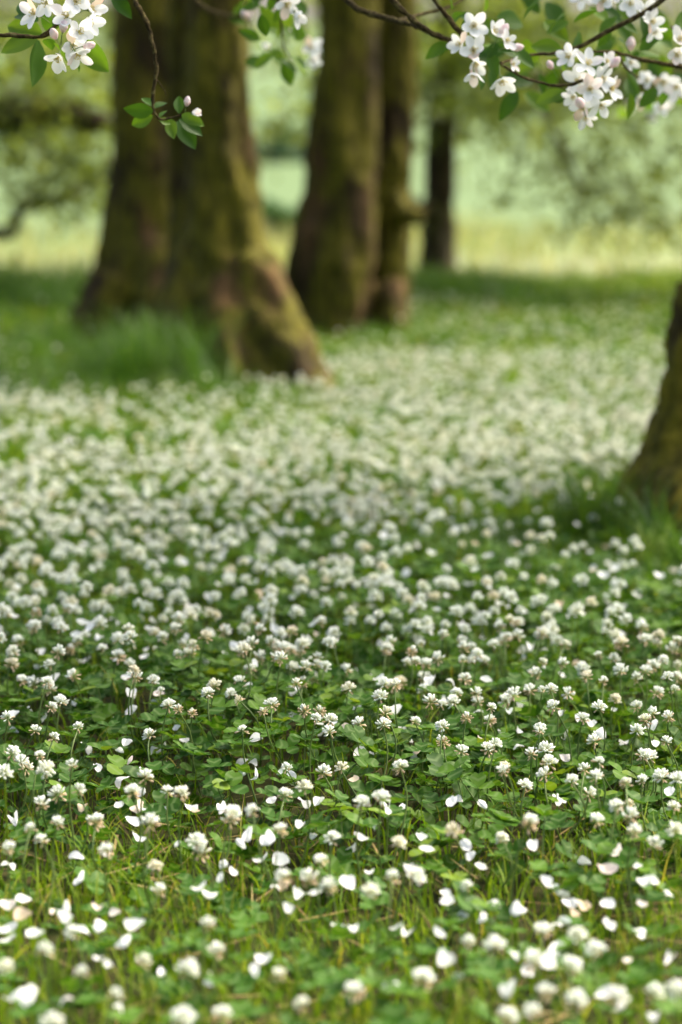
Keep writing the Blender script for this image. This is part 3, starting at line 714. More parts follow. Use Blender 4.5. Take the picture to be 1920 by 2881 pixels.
PT = {(0, 1600): [(640,240),(670,380),(615,580),(610,665),(440,605),(100,610),(115,655),(70,675),(120,570),(340,635),(1155,550),(1020,680),(1435,600),(1385,445),(1440,485),(1350,695),(1455,770),(60,750),(195,705),(5,745),(185,375),(590,810),(530,700),(550,845),(705,830),(750,835),(855,800),(815,740),(1175,790),(650,925),(755,930),(450,935),(300,960),(1115,955),(1185,960),(1110,890),(1160,890),(1340,960),(1285,945),(555,975),(605,885),(400,820),(1450,710),(380,1090),(650,1110),(545,1100),(895,1115),(1030,1115),(1400,1070),(1260,1075),(1470,1080),(760,1105),(10,295),(1340,550),(660,1040),(905,430)],
      (960, 1600): [(125,480),(405,540),(875,375),(1050,335),(840,195),(410,295),(1080,440),(1020,500),(820,640),(770,665),(630,655),(250,670),(70,635),(1020,670),(1080,690),(820,740),(740,765),(815,815),(275,740),(305,795),(360,835),(345,875),(85,860),(150,855),(20,740),(640,790),(1020,780),(1190,775),(1300,795),(1445,820),(1260,655),(60,980),(510,1090),(540,1060),(215,1115),(285,1110),(665,1100),(990,1060),(1435,745),(830,410),(1510,1040),(665,520)],
      (0, 2200): [(545,110),(655,125),(895,140),(1025,135),(615,190),(640,275),(825,290),(1150,270),(1240,290),(1370,215),(1440,245),(1105,290),(40,380),(105,550),(45,590),(110,630),(300,650),(320,595),(450,590),(530,610),(380,680),(475,680),(600,685),(575,760),(490,845),(450,820),(165,710),(35,735),(30,690),(960,510),(915,500),(1020,450),(1270,480),(1315,490),(1200,370),(1295,385),(1360,540),(1320,590),(1035,385),(1070,420),(960,905),(1175,895),(745,890),(1220,825),(300,1000),(150,1010),(60,1005),(380,450),(240,590),(1550,680),(1445,520),(500,340),(550,1040),(350,340),(70,195)],
      (960, 2200): [(90,270),(50,300),(215,140),(160,200),(575,295),(600,350),(870,310),(395,320),(370,270),(1260,340),(1350,395),(310,390),(130,410),(640,400),(930,465),(985,500),(1020,530),(480,520),(490,565),(705,560),(820,580),(660,630),(560,635),(1060,570),(1070,620),(1110,590),(1225,570),(1395,480),(1435,470),(1495,515),(1385,575),(1365,685),(1225,670),(55,665),(245,680),(290,710),(435,700),(795,790),(950,860),(1320,830),(1500,830),(1005,800),(1025,655),(990,655),(235,940),(540,910),(790,960),(485,845),(850,875),(1210,985),(1290,1050),(1100,860),(1440,1070),(20,485),(1000,85),(510,110),(1120,380),(1210,415)]}
heads = []                              # (x, y, z, brown)
pr = random.Random(3)
for (ox, oy), lst in H.items():
    for (zx, zy) in lst:
        px, py = ox + zx * KZ, oy + zy * KZ
        p = on(px, py, pr.uniform(.068, .10) if py < 2350 else pr.uniform(.06, .085))
        heads.append((p[0], p[1], p[2], (zx, zy) in BROWN.get((ox, oy), ())))
# beyond the sharp band: head density read off the photograph, per square metre of ground
def head_dens(x, y):
    d = np.interp(y, [1.5, 2.0, 2.25, 2.7, 3.0, 3.3, 3.9, 4.6, 5.6, 6.6, 7.4, 8.2, 9.5, 10.8, 11.6], [15, 35, 130, 260, 390, 540, 720, 940, 920, 540, 200, 120, 80, 45, 0])
    d = d * (.35 + 1.3 * patch(x, y, 2.6, .9)) * (1 - .93 * bump(x, y, .42, 3.60, .36, .50)) * (1 - .92 * bump(x, y, -.52, 6.35, .45, .55)) * (1 - .8 * bump(x, y, -.18, 5.85, .28, .30)) * (1 - .8 * bump(x, y, .02, 8.05, .4, .55))
    d = d * np.where((y > 5.75) & (x < -.2), .30, 1)
    return d
def thin(dens, peak, y0, y1):
    x, y = scatter(peak, y0, y1, rng, margin=.85, slope=.16)
    k = rng.uniform(0, peak, len(x)) < dens(x, y)
    x, y = x[k], y[k]
    k = clear(x, y, .02)
    return x[k], y[k]
fx, fy = thin(head_dens, 2000, 1.5, 11.6)
fz = gz_np(fx, fy) + rng.uniform(.06, .105, len(fx))
# near margins beside the frame, so a camera a step to the side still sees the carpet
sx, sy = scatter(120, 1.6, 2.7, rng, margin=.9)
k = np.abs(sx) > .145 * sy + .01; sx, sy = sx[k], sy[k]
fx, fy, fz = np.concatenate([fx, sx]), np.concatenate([fy, sy]), np.concatenate([fz, rng.uniform(.06, .095, len(sx))])
hl = np.array([h[:3] for h in heads]); hb = [h[3] for h in heads] + list(rng.uniform(0, 1, len(fx)) < .08)
fx, fy, fz = np.concatenate([hl[:, 0], fx]), np.concatenate([hl[:, 1], fy]), np.concatenate([hl[:, 2], fz])
order = np.argsort(np.where((np.abs(fx) < .142 * fy) & (fy > 1.45), fy, 1e3))
heads = [(fx[i], fy[i], fz[i], hb[i]) for i in order[:300]]
rest = order[300:]

COLW = ['at the left edge', 'close to the left edge', 'a tenth across', 'a seventh across', 'a fifth across', 'a quarter across',
        'a third across', 'two fifths across', 'left of the middle', 'at the middle', 'right of the middle', 'three fifths across', 'two thirds across',
        'three quarters across', 'a fifth from the right', 'a seventh from the right', 'a tenth from the right', 'close to the right edge', 'at the right edge']
ROWW = [(2790, 'on the bottom edge'), (2680, 'just above the bottom edge'), (2570, 'low in the foreground blur'), (2460, 'in the foreground blur'), (2370, 'where the foreground sharpens'),
        (2280, 'nearest in the sharp band'), (2190, 'in the nearer sharp band'), (2110, 'just below the mid sharp band'), (2040, 'in the mid sharp band'), (1970, 'just above the mid sharp band'),
        (1900, 'in the farther sharp band'), (1840, 'farthest in the sharp band'), (1780, 'just behind the sharp band'), (1720, 'a little behind the sharp band'), (1650, 'in the softening carpet'),
        (1580, 'deeper in the softening carpet'), (1500, 'in the blurred carpet'), (0, 'deep in the blurred carpet')]
used_labels = set()
def place_words(px, py):
    c = COLW[int(min(max(px / 1920 * 19, 0), 18))]
    return c, next(w for lim, w in ROWW if py >= lim)
def unique(cands, what='', px=0, py=0):
    for c in list(cands) + [f'{what} {round(px / 19.2)} percent across, {round(py / 28.81)} percent down the picture']:
        c = ' '.join(c.split()).replace(' ,', ',')
        if c not in used_labels and len(c.split()) <= 16:
            used_labels.add(c); return c
    return cands[0]
HG = 'white clover heads standing in the meadow'
def make_head(i, x, y, z, brown):
    v = pr.choice((5, 6, 7, 9)) if brown else pr.choice((0, 1, 2, 3, 4, 0, 1, 4, 3, 3, 1, 8, 5))
    if brown and pr.random() < .2: v = 9
    s = pr.triangular(.48, .90, .74)
    lean, az = abs(pr.gauss(0, .22)), pr.uniform(0, 2 * math.pi)
    g = gz(x, y)
    rot = Quaternion((math.cos(az + math.pi/2), math.sin(az + math.pi/2), 0), lean).to_matrix()
    down = rot @ Vector((0, 0, -(z - g)))
    root = empty('clover_flower', (x + down.x, y + down.y, z + down.z))
    root.rotation_euler = rot.to_euler()
    hz = z - g
    hd = link('flower_head', HEADS[v], root); hd.location = (0, 0, hz); hd.scale = (s, s, s * pr.uniform(.9, 1.08)); hd.rotation_euler = (pr.gauss(0, .2), pr.gauss(0, .2), pr.uniform(0, 6.28))
    hd['kind'] = 'stuff'
    w = link('wilted_florets', WILTS[v], root); w.location = (0, 0, hz); w.scale = hd.scale; w.rotation_euler = hd.rotation_euler; w['kind'] = 'stuff'
    st = link('stem', STEMS[i % 6], root); st.location = (0, 0, hz); st.scale = (1.05, 1.05, hz / .095)
    px, py = proj((x, y, z))
    lx = math.sin(lean) * math.cos(az)
    ln = ' leaning left' if lx < -.13 else ' leaning right' if lx > .13 else ' on an upright stem'
    looks = ['mostly browned clover head' if v in (6, 9) else 'budding clover head' if v == 8 else 'half browned clover head' if v in (5, 7) else 'full white clover head' if v in (2, 0) else 'loose white clover head' if v == 3 else 'round white clover head']
    size = 'large ' if s > .80 else 'small ' if s < .63 else ''
    c, r_ = place_words(px, py)
    near = 'with a fallen petal beside it' if any((x - a) ** 2 + (y - b) ** 2 < .03 ** 2 for a, b, *_ in petals) else ''
    L0 = looks[0]
    cands = [f'{L0}{ln}, {c}, {r_}', f'{size}{L0}{ln}, {c}, {r_}', f'{L0}{ln} {near}, {c}, {r_}', f'{size}{L0} {near}, {c}, {r_}', f'{size}{L0}, {c}, {r_}', f'{L0}, {c}, {r_}',
             f'{"taller" if hz > .083 else "shorter"} {L0}, {c}, {r_}', f'{"taller" if hz > .083 else "shorter"} {size}{L0}{ln}, {c}, {r_}']
    tag(root, unique(cands, L0, px, py), 'clover flower', HG)

# ------------------------------------------------------------------ fallen petals
def petal_tpl(rows, cols, cup, curl, tw=0):
    def w(t): return .42 * math.sin(math.pi * min(1, .05 + .83 * t)) ** .7 * (1 - .25 * max(0, t - .82) / .18)
    V = []
    for i in range(rows):
        t = i / (rows - 1)
        for j in range(cols):
            u = 2 * j / (cols - 1) - 1
            V.append((u * w(t), t - .5 - .05 * u * u * t, cup * u * u * w(t) + curl * (t - .4) ** 2 + tw * u * w(t) * (t - .5) + .025 * math.sin(9 * t + 3 * u) + .022 * math.sin(7 * u - 4 * t + cup * 9) * t))
    return np.array(V), grid_faces(rows, cols)
PETAL_V = [petal_tpl(8, 7, *a) for a in ((.6, .5, .5), (.35, .9, -.8), (1.2, .3, .4), (.2, -.6, 1.0), (.9, 1.2, .2))]
PET_ME = [mesh_np('fallen_petal', V * .0138, F, M['petal']) for V, F in PETAL_V]
petals = []
for (ox, oy), lst in PT.items():
    for (zx, zy) in lst:
        px, py = ox + zx * KZ, oy + zy * KZ
        p = on(px, py, pr.uniform(.034, .062))
        petals.append((p[0], p[1], p[2], 1))
pfx, pfy = scatter(200, 2.0, 6.6, rng, margin=.8, slope=.16, dens=lambda x, y: np.interp(y, [2.0, 2.3, 2.5, 2.8, 3.2, 4, 5, 6.6], [.10, .40, .7, .9, .9, .9, .8, .1]) * (.3 + 1.2 * patch(x, y, 3, 2.2)) * (1 - .8 * bump(x, y, .55, 3.95, .28, .45)))
k = clear(pfx, pfy, .02); pfx, pfy = pfx[k], pfy[k]
pfz = gz_np(pfx, pfy) + rng.uniform(.03, .075, len(pfx))
pl = np.array([p[:3] for p in petals])
pfx, pfy, pfz = np.concatenate([pl[:, 0], pfx]), np.concatenate([pl[:, 1], pfy]), np.concatenate([pl[:, 2], pfz])
porder = np.argsort(np.where(np.abs(pfx) < .142 * pfy, pfy, 1e3))
petals = [(pfx[i], pfy[i], pfz[i], 0) for i in porder[:300]]
prest = porder[300:]
for i, h in enumerate(heads): make_head(i, *h)
PG = 'apple petals fallen on the clover'
for i, (x, y, z, _) in enumerate(petals[:300]):
    v = pr.randrange(5)
    o = link('fallen_petal', PET_ME[v], None, (x, y, z))
    tl = pr.choice((pr.uniform(.1, .5), pr.uniform(.3, 1.2)))
    az = pr.uniform(0, 6.28)
    # most petals lie tilted so that light catches the upper side
    o.rotation_euler = (Quaternion((math.cos(az), math.sin(az), 0), tl).to_matrix() @ Matrix.Rotation(pr.uniform(0, 6.28), 3, 'Z')).to_euler()
    s = pr.uniform(.62, 1.15); o.scale = (s * pr.uniform(.58, 1.08), s, s * pr.uniform(.8, 1.6))
    px, py = proj((x, y, z)); c, r_ = place_words(px, py)
    shape = ('cupped', 'curled', 'deeply cupped', 'twisted', 'rolled')[v]
    big = 'large ' if s > 1.02 else 'small ' if s < .85 else ''
    pose = 'lying flat' if tl < .3 else 'standing on edge' if tl > .85 else 'tilted'
    cands = [f'{shape} white petal {pose}, {c}, {r_}', f'{big}{shape} white petal {pose}, {c}, {r_}', f'{big}{shape} white petal on clover leaves, {c}, {r_}', f'{shape} white petal, {c}, {r_}', f'{big}white petal {pose}, {c}, {r_}', f'white petal, {c}, {r_}', f'fallen {shape} petal, {c}, {r_}', f'fallen {big}{shape} petal {pose}, {c}, {r_}']
    tag(o, unique(cands, f'{shape} white petal', px, py), 'petal', PG)
n = len(prest)
V, F = stamp(PETAL_V[1], tilt_np(n, .1, .9), .0145 * rng.uniform(.7, 1.2, n), np.stack([pfx[prest], pfy[prest], pfz[prest]], 1))
tag(link('fallen_petals', mesh_np('fallen_petals', V, F, M['petal_s'], attrs={'tint': np.repeat(rng.uniform(0, 1, n), len(PETAL_V[1][0]))})), 'white apple petals strewn over the more distant clover', 'petals', kind='stuff')

# the rest of the clover heads, one mass
def far_heads(idx, fl, nfl, tpls=5):
    out = []
    for t in range(tpls):
        ii = idx[t::tpls]
        if len(ii) == 0: continue
        V, F, T = head_tpl(nfl, fl, hr, 0, 2.1, .0098)
        R = tilt_np(len(ii), 0, .4)
        VV, FF = stamp((V, F), R, rng.uniform(.54, .88, len(ii)), np.stack([fx[ii], fy[ii], fz[ii]], 1))
        out.append((VV, FF, np.tile(T, len(ii)), np.repeat(rng.uniform(0, 1, len(ii)), len(V))))
    return out
d = fy[rest]
parts = far_heads(rest[d < 3.5], FL_HI, 30, 6) + far_heads(rest[(d >= 3.5) & (d < 5.2)], FL_MID, 34) + far_heads(rest[d >= 5.2], FL_LO, 22)
V = np.concatenate([p[0] for p in parts]); off = np.cumsum([0] + [len(p[0]) for p in parts[:-1]])
F = np.concatenate([p[1] + o for p, o in zip(parts, off)])
tag(link('clover_flowers', mesh_np('clover_flowers', V, F, M['floret_s'], attrs={'tip': np.concatenate([p[2] for p in parts]), 'tint': np.concatenate([p[3] for p in parts])})), 'white clover heads massed in the middle and far meadow', 'clover flowers', kind='stuff')
st_t = tube_np([(0, 0, -1), (0, 0, 0)], [.011, .009], 3, False)
V, F = stamp(st_t, tilt_np(len(rest), 0, .15), np.stack([np.full(len(rest), .085)] * 3, 1), np.stack([fx[rest], fy[rest], fz[rest]], 1))
tag(link('clover_stems', mesh_np('clover_stems', V, F, M['grass_s'], attrs={'tint': np.full(len(V), .8)})), 'thin green stems under the massed clover heads', 'clover stems', kind='stuff')

# ------------------------------------------------------------------ the 300 clover leaves that show best, each one a thing
LF_ME = mesh_np('leaflet', LEAFLET[0], LEAFLET[1], M['clover'], attrs={'mark': CV})
V, F = tube_np(*spline([(.12, .05, -2.6), (.05, .02, -1.2), (0, 0, 0)], [.04, .04, .035], 3), n=5)
STALK_ME = mesh_np('stalk', V, F, M['stem'])
lx, ly = scatter(900, 1.75, 3.25, rng, margin=0, slope=.139, dens=lambda x, y: 1 - .8 * grassy(x, y))
LG = 'single clover leaves standing above the carpet'
for x, y in list(zip(lx, ly))[:300]:
    s = pr.uniform(.0135, .0195)
    z = gz(x, y) + pr.uniform(.048, .068)
    root = empty('clover_leaf', (x, y, z))
    lean, az = abs(pr.gauss(.2, .3)), pr.uniform(0, 6.28)
    root.rotation_euler = Quaternion((math.cos(az), math.sin(az), 0), lean).to_euler()
    root.scale = (s, s, s)
    sp = pr.uniform(0, 6.28); inc = pr.uniform(.1, .5)
    for k in range(3):
        lf = link('leaflet', LF_ME, root)
        a = sp + k * 2.094
        lf.rotation_euler = (Matrix.Rotation(a, 3, 'Z') @ Matrix.Rotation(inc + pr.gauss(0, .12), 3, 'X')).to_euler()
        lf.location = (-math.sin(a) * .05, math.cos(a) * .05, 0)
    link('stalk', STALK_ME, root)
    px, py = proj((x, y, z)); c, r_ = place_words(px, py)
    lxx = math.sin(lean) * math.sin(az)
    pose = 'lying open' if lean < .2 else 'tipped left' if lxx < -.1 else 'tipped right' if lxx > .1 else 'tipped toward the viewer' if math.cos(az) > 0 else 'tipped away'
    big = 'large ' if s > .0178 else 'small ' if s < .0152 else ''
    fold = 'half folded ' if inc > .38 else 'flat ' if inc < .2 else ''
    cands = [f'green clover leaf {pose}, {c}, {r_}', f'{big}green clover leaf {pose}, {c}, {r_}', f'{fold}green clover leaf {pose}, {c}, {r_}', f'{big}{fold}clover leaf {pose}, {c}, {r_}', f'{big}{fold}green clover leaf, {c}, {r_}', f'{fold}clover leaf, {c}, {r_}', f'clover leaf, {c}, {r_}', f'three part {big}leaf {pose}, {c}, {r_}', f'three part {fold}leaf, {c}, {r_}']
    tag(root, unique(cands, 'green clover leaf', px, py), 'clover leaf', LG)

# tall single grass blades that stand out
def grass_blade(pts, w, label):
    P = [Vector(p) for p in pts]
    Q, _ = spline(P, [1] * len(P), 5)
    base = P[0]; V = []
    for i, q in enumerate(Q):
        t = i / (len(Q) - 1); ww = w * (1 - t ** 1.6 * .95) / 2
        V += [q - base + Vector((-ww, 0, 0)), q - base + Vector((0, -ww * .35, 0)), q - base + Vector((ww, 0, 0))]
    o = link('grass_blade', mesh_np('grass_blade', np.array([tuple(v) for v in V]), grid_faces(len(Q), 3), M['grass']), None, base)
    tag(o, label, 'grass blade', 'tall single grass blades')
def up(px, py, Y, z=0): p = at(px, py, Y); return (p[0], p[1], z)
grass_blade([up(285, 2060, 2.72), at(268, 1975, 2.70), at(235, 1900, 2.68), at(204, 1845, 2.66)], .006, 'broad grass blade leaning left over the sharp clover near the left edge')
grass_blade([up(345, 2060, 2.75), at(335, 2000, 2.74), at(322, 1955, 2.73), at(305, 1905, 2.72)], .004, 'thin grass blade beside the broad leaning one')
grass_blade([up(306, 1830, 3.2), at(307, 1790, 3.2), at(306, 1730, 3.2), at(307, 1660, 3.2)], .0035, 'straight upright grass blade behind the sharp band on the left')
grass_blade([up(1690, 1530, 4.1), at(1685, 1440, 4.1), at(1675, 1370, 4.1), at(1668, 1290, 4.1)], .010, 'tall blurred grass blade just left of the right trunk')
grass_blade([up(1850, 1560, 3.9), at(1845, 1480, 3.9), at(1836, 1420, 3.9), at(1835, 1340, 3.9)], .008, 'bright tall grass blade in front of the right trunk')
grass_blade([up(1540, 2440, 2.1), at(1538, 2330, 2.1), at(1548, 2260, 2.1), at(1562, 2190, 2.1)], .005, 'upright grass blade in the nearer right clover, crossed by another')
grass_blade([up(1560, 2420, 2.12), at(1550, 2330, 2.12), at(1535, 2260, 2.12), at(1520, 2215, 2.12)], .005, 'left leaning grass blade crossing the upright one in the nearer right clover')

# ------------------------------------------------------------------ blossom branches
def bpetal(cup, curl):
    def w(t): return .33 * math.sin(math.pi * min(1, .05 + .80 * t)) ** .85 * (1 - .22 * max(0, t - .82) / .18)
    V = []
    for i in range(7):
        t = i / 6
        for j in range(5):
            u = 2 * j / 4 - 1
            V.append((u * w(t), t - .04 * u * u * t, cup * (u * w(t)) ** 2 * 2 + curl * t * t + .012 * math.sin(8 * t + 4 * u)))
    return np.array(V), grid_faces(7, 5)
BP = [mesh_np('petal', bpetal(*a)[0] * .0200, bpetal(*a)[1], M['blossom']) for a in ((.5, .22), (.3, .02), (.7, .4))]
sp_ = []
for k in range(14):
    a = k * 2.39996; l = .0085 * (.8 + .25 * ((k * 7) % 5) / 5); sprd = .25 + .5 * ((k * 3) % 7) / 7
    d = Vector((math.sin(sprd) * math.cos(a), math.sin(sprd) * math.sin(a), math.cos(sprd)))
    sp_.append(tube_np([(0, 0, 0), tuple(d * l * .85), tuple(d * l)], [.0003, .00028, .0011], 4))
STAMEN_ME = mesh_np('stamens', *merge(sp_), M['stamen'])
V, F = tube_np(*spline([(0, 0, -.022), (0, .0015, -.008), (0, 0, -.003), (0, 0, .001)], [.0006, .0006, .0018, .0012], 3), n=6)
PED_ME = mesh_np('pedicel', V, F, M['stem'])
V, F = tube_np(*spline([(0, 0, -.004), (0, 0, -.002), (0, 0, .004), (0, 0, .010), (0, 0, .0135)], [.0012, .0030, .0058, .0042, .0008], 4), n=10)
BUD_ME = mesh_np('bud', V, F, M['bud'])
def aw(t): return .30 * math.sin(math.pi * min(1, .03 + .97 * t)) ** .8 * (1 - .25 * t)
AL = [mesh_np('leaf', *[a if i else a * .048 for i, a in enumerate(blade(9, 5, aw, f, c, 1, 0, .06))], M['apple_leaf']) for f, c in ((.35, -.15), (.5, .1), (.2, -.35))]
brr = random.Random(17)
def twig(root, pts, r0, r1):
    n = len(pts)
    V, F = tube_np(*spline(pts, [.78 * (r0 + (r1 - r0) * i / (n - 1)) for i in range(n)], 8), n=8)
    V = V + np.array([(noise.noise(Vector(tuple(v)) * 140)) for v in V])[:, None] * .0013
    return link('twig', mesh_np('twig', V - np.array(root.location), F, M['twig']), root)
def face(d, roll):
    return (Vector(d).to_track_quat('Z', 'Y').to_matrix() @ Matrix.Rotation(roll, 3, 'Z')).to_euler()
def blossom(root, px, py, Y, d=None, s=1.0, openness=None):
    p = at(px, py, Y)
    if d is None: d = (brr.uniform(-.7, .7), -1, brr.uniform(-.4, .7))
    b = empty('blossom', Vector(p) - root.location, root)
    b.rotation_euler = face(d, brr.uniform(0, 6.28)); b.scale = (s * .84,) * 3
    op = brr.uniform(.15, .6) if openness is None else openness
    for k in range(5):
        q = link('petal', BP[brr.randrange(3)], b)
        a = k * 2 * math.pi / 5 + brr.gauss(0, .08)
        q.rotation_euler = (Matrix.Rotation(a, 3, 'Z') @ Matrix.Rotation(op + brr.gauss(0, .14), 3, 'X') @ Matrix.Rotation(brr.gauss(0, .15), 3, 'Y')).to_euler()
        q.location = (-math.sin(a) * .0016, math.cos(a) * .0016, .0003 * k)
        q.scale = (brr.uniform(.85, 1.1),) * 3
    link('stamens', STAMEN_ME, b); link('pedicel', PED_ME, b)
def bud(root, px, py, Y, d=(0.2, -.5, .8), s=1.0):
    o = link('bud', BUD_ME, root, Vector(at(px, py, Y)) - root.location); o.rotation_euler = face(d, 0); o.scale = (s * .78,) * 3
    st = link('stalk', PED_ME, o)
def leaf(root, px0, py0, px1, py1, Y, dy=0.0, roll=None, v=None):
    """a leaf from its stalk end to its tip, both given on the photograph"""
    a, b = Vector(at(px0, py0, Y)), Vector(at(px1, py1, Y + dy))
    y = (b - a); l = y.length; y.normalize()
    nrm = Vector((brr.gauss(0, .35), -.75, brr.uniform(.3, .9)))
    x = y.cross(nrm).normalized(); z = x.cross(y)
    m = Matrix((x, y, z)).transposed() @ Matrix.Rotation(brr.gauss(0, .4) if roll is None else roll, 3, 'Y')
    o = link('leaf', AL[brr.randrange(3) if v is None else v], root, a - root.location)
    o.rotation_euler = m.to_euler(); s = l / .048; o.scale = (s * brr.uniform(.9, 1.15), s, s)
    return o
def branch(px, py, Y, label):
    p = at(px, py, Y)
    return tag(empty('blossom_branch', p), label, 'branch', 'blossoming apple branches along the top')
# left cluster
Y0 = 2.44
r = branch(-40, 88, Y0, 'apple branch end with a dense blossom cluster in the upper left corner')
twig(r, [at(-160, -260, Y0 + .1), at(-110, 0, Y0 + .03), at(-40, 88, Y0), at(40, 98, Y0), at(110, 104, Y0), at(150, 90, Y0)], .0035, .0022)
twig(r, [at(110, 104, Y0), at(160, 70, Y0), at(205, 40, Y0)], .002, .0014)
for a in ((132, 6, (-.3, -1, -.1)), (214, 4, (.2, -1, .1)), (252, 26, (.8, -.8, .2)), (188, 48, (-.1, -1, .5)), (248, 62, (.7, -.9, -.2)), (222, 88, (.5, -1, 0)), (205, 125, (.2, -1, -.3)), (165, 158, (-.3, -.7, -.9)), (100, 40, (-.7, -.6, .4)), (215, 150, (.5, -.6, -.8))):
    blossom(r, a[0], a[1], Y0 - .02 + brr.uniform(-.025, .025), a[2], brr.uniform(.88, 1.02))
bud(r, 155, 102, Y0 - .03, (-.2, -.6, .6)); bud(r, 243, 130, Y0 - .02, (.8, -.4, .2)); bud(r, 178, 82, Y0 - .04)
for a in ((105, 108, -5, 130), (118, 95, 28, 78), (140, 92, 120, 20), (105, 60, 35, 18), (225, 110, 310, 200), (105, 112, 80, 245), (130, 110, 148, 148), (160, 80, 150, 40), (60, 40, 70, -30), (235, 92, 285, 60), (205, 150, 230, 200), (150, 120, 195, 170)):
    leaf(r, *a, Y0 + brr.uniform(0, .04), brr.uniform(-.02, .03))
# hanging twig
Y1 = 2.52
r = branch(380, 0, Y1, 'thin bare twig hanging down before the biggest trunk with leaves at its tip')
twig(r, [at(250, -420, Y1 + .15), at(330, -160, Y1 + .04), at(380, 0, Y1), at(408, 50, Y1), at(424, 100, Y1), at(436, 160, Y1), at(440, 205, Y1), at(431, 260, Y1), at(432, 320, Y1)], .0034, .0022)
twig(r, [at(432, 315, Y1), at(455, 335, Y1), at(485, 330, Y1), at(512, 322, Y1)], .002, .0013)
twig(r, [at(438, 220, Y1), at(452, 238, Y1 + .01), at(468, 268, Y1 + .02)], .0012, .0007)
blossom(r, 542, 318, Y1 - .01, (.8, -.8, .2), .62, .9); bud(r, 526, 292, Y1, (.2, -.3, 1), .8)
for a in ((430, 312, 355, 312), (430, 325, 376, 350), (433, 305, 470, 282), (432, 300, 400, 280), (478, 335, 492, 394), (500, 340, 552, 416), (505, 335, 572, 376), (505, 318, 505, 272), (512, 322, 560, 345), (450, 330, 470, 305), (515, 326, 575, 350), (445, 335, 480, 350)):
    leaf(r, *a, Y1 + brr.uniform(-.01, .02), brr.uniform(-.015, .02))
twig(r, [at(330, -160, Y1 + .04), at(338, -90, Y1 + .02), at(345, -30, Y1)], .0016, .001); leaf(r, 312, -18, 376, 44, Y1, 0); leaf(r, 340, -40, 330, 10, Y1, .01)
# top centre, a little behind
Y2 = 2.75
r = branch(780, -60, Y2, 'small blossom spray at the top edge between the two nearest trees')
twig(r, [at(700, -320, Y2 + .1), at(740, -160, Y2), at(775, -50, Y2), at(790, 20, Y2)], .0034, .002)
twig(r, [at(775, -50, Y2), at(790, 60, Y2 + .25), at(800, 130, Y2 + .4), at(820, 165, Y2 + .45)], .0024, .0012)
blossom(r, 806, 8, Y2 - .05, (.3, -.9, -.5), 1.05); blossom(r, 832, 36, Y2 - .05, (.5, -.7, -.7), 1.0, .75)
blossom(r, 872, 132, 3.45, (.5, -1, 0), 1.0); blossom(r, 753, 135, 3.5, (-.2, -1, .2), .7, .9); bud(r, 814, 190, 3.4); bud(r, 815, 98, 3.4); bud(r, 693, 45, 3.1, (-.3, -.5, .4), 1.1); blossom(r, 880, 165, 3.5, (.6, -.9, -.6), .8)
for a in ((795, 10, 770, 60), (778, -10, 745, 30), (735, 40, 750, 105), (700, -10, 655, 20), (700, -15, 725, 25), (795, 95, 755, 75), (770, 150, 720, 195), (800, 170, 820, 240), (825, 160, 870, 190), (820, 95, 850, 65)):
    leaf(r, *a, Y2 + (.45 if a[1] > 80 else brr.uniform(.0, .1)), .01)
for k in range(16):
    x0, y0 = brr.uniform(690, 880), brr.uniform(-20, 190)
    a = brr.uniform(0, 6.28); l = brr.uniform(50, 85)
    leaf(r, x0, y0, x0 + l * math.cos(a), y0 + l * math.sin(a), Y2 + brr.uniform(.25, .8), brr.uniform(-.03, .03))
# dark branch tip, blurred
Y3 = 3.6
r = branch(551, 0, Y3, 'dark blurred branch tip entering above the gap beside the biggest trunk')
twig(r, [at(420, -330, Y3), at(490, -110, Y3), at(551, 0, Y3), at(595, 32, Y3), at(640, 44, Y3), at(682, 48, Y3)], .007, .0035)
leaf(r, 640, 44, 700, 62, Y3); leaf(r, 660, 44, 690, 10, Y3); bud(r, 690, 46, Y3, (.6, -.5, .2), 1.2)
# right branch
Y4 = 2.60
r = branch(1107, -60, Y4, 'branch crossing the top right of centre, two forked twigs ending in open white blossoms')
twig(r, [at(820, -190, Y4 + .2), at(978, 0, Y4 + .12), at(1052, 40, Y4 + .1), at(1119, 58, Y4 + .08), at(1174, 74, Y4 + .05), at(1254, 110, Y4), at(1300, 112, Y4)], .0048, .0028)
twig(r, [at(1010, -170, Y4), at(1060, -60, Y4), at(1107, 0, Y4), at(1162, 55, Y4), at(1217, 92, Y4), at(1266, 113, Y4)], .0046, .0034)
twig(r, [at(1150, -170, Y4), at(1195, -50, Y4), at(1229, 6, Y4), at(1266, 55, Y4), at(1309, 104, Y4), at(1352, 130, Y4 - .02)], .0042, .0024)
twig(r, [at(1119, 58, Y4 + .08), at(1180, 40, Y4 + .15), at(1260, 20, Y4 + .2), at(1330, -20, Y4 + .25)], .003, .002)
for a in ((1333, 74, (.1, -1, .15), 1.05), (1388, 88, (.6, -.8, .3), .85), (1425, 114, (.5, -.8, .2), .7), (1333, 142, (0, -1, .2), 1.0), (1297, 124, (-.7, -.8, .1), .85), (1339, 176, (.1, -.8, -.5), .9), (1413, 222, (.1, -.7, -.8), 1.05), (1334, 204, (-.1, -.5, -.8), .8), (1440, 180, (.7, -.5, .1), .6)):
    blossom(r, a[0], a[1], Y4 - .04 + brr.uniform(-.02, .03), a[2], a[3])
bud(r, 1413, 92, Y4 - .03, (.5, -.4, .8), 1.1); bud(r, 1447, 134, Y4 - .03, (.9, -.3, .1), 1.0)
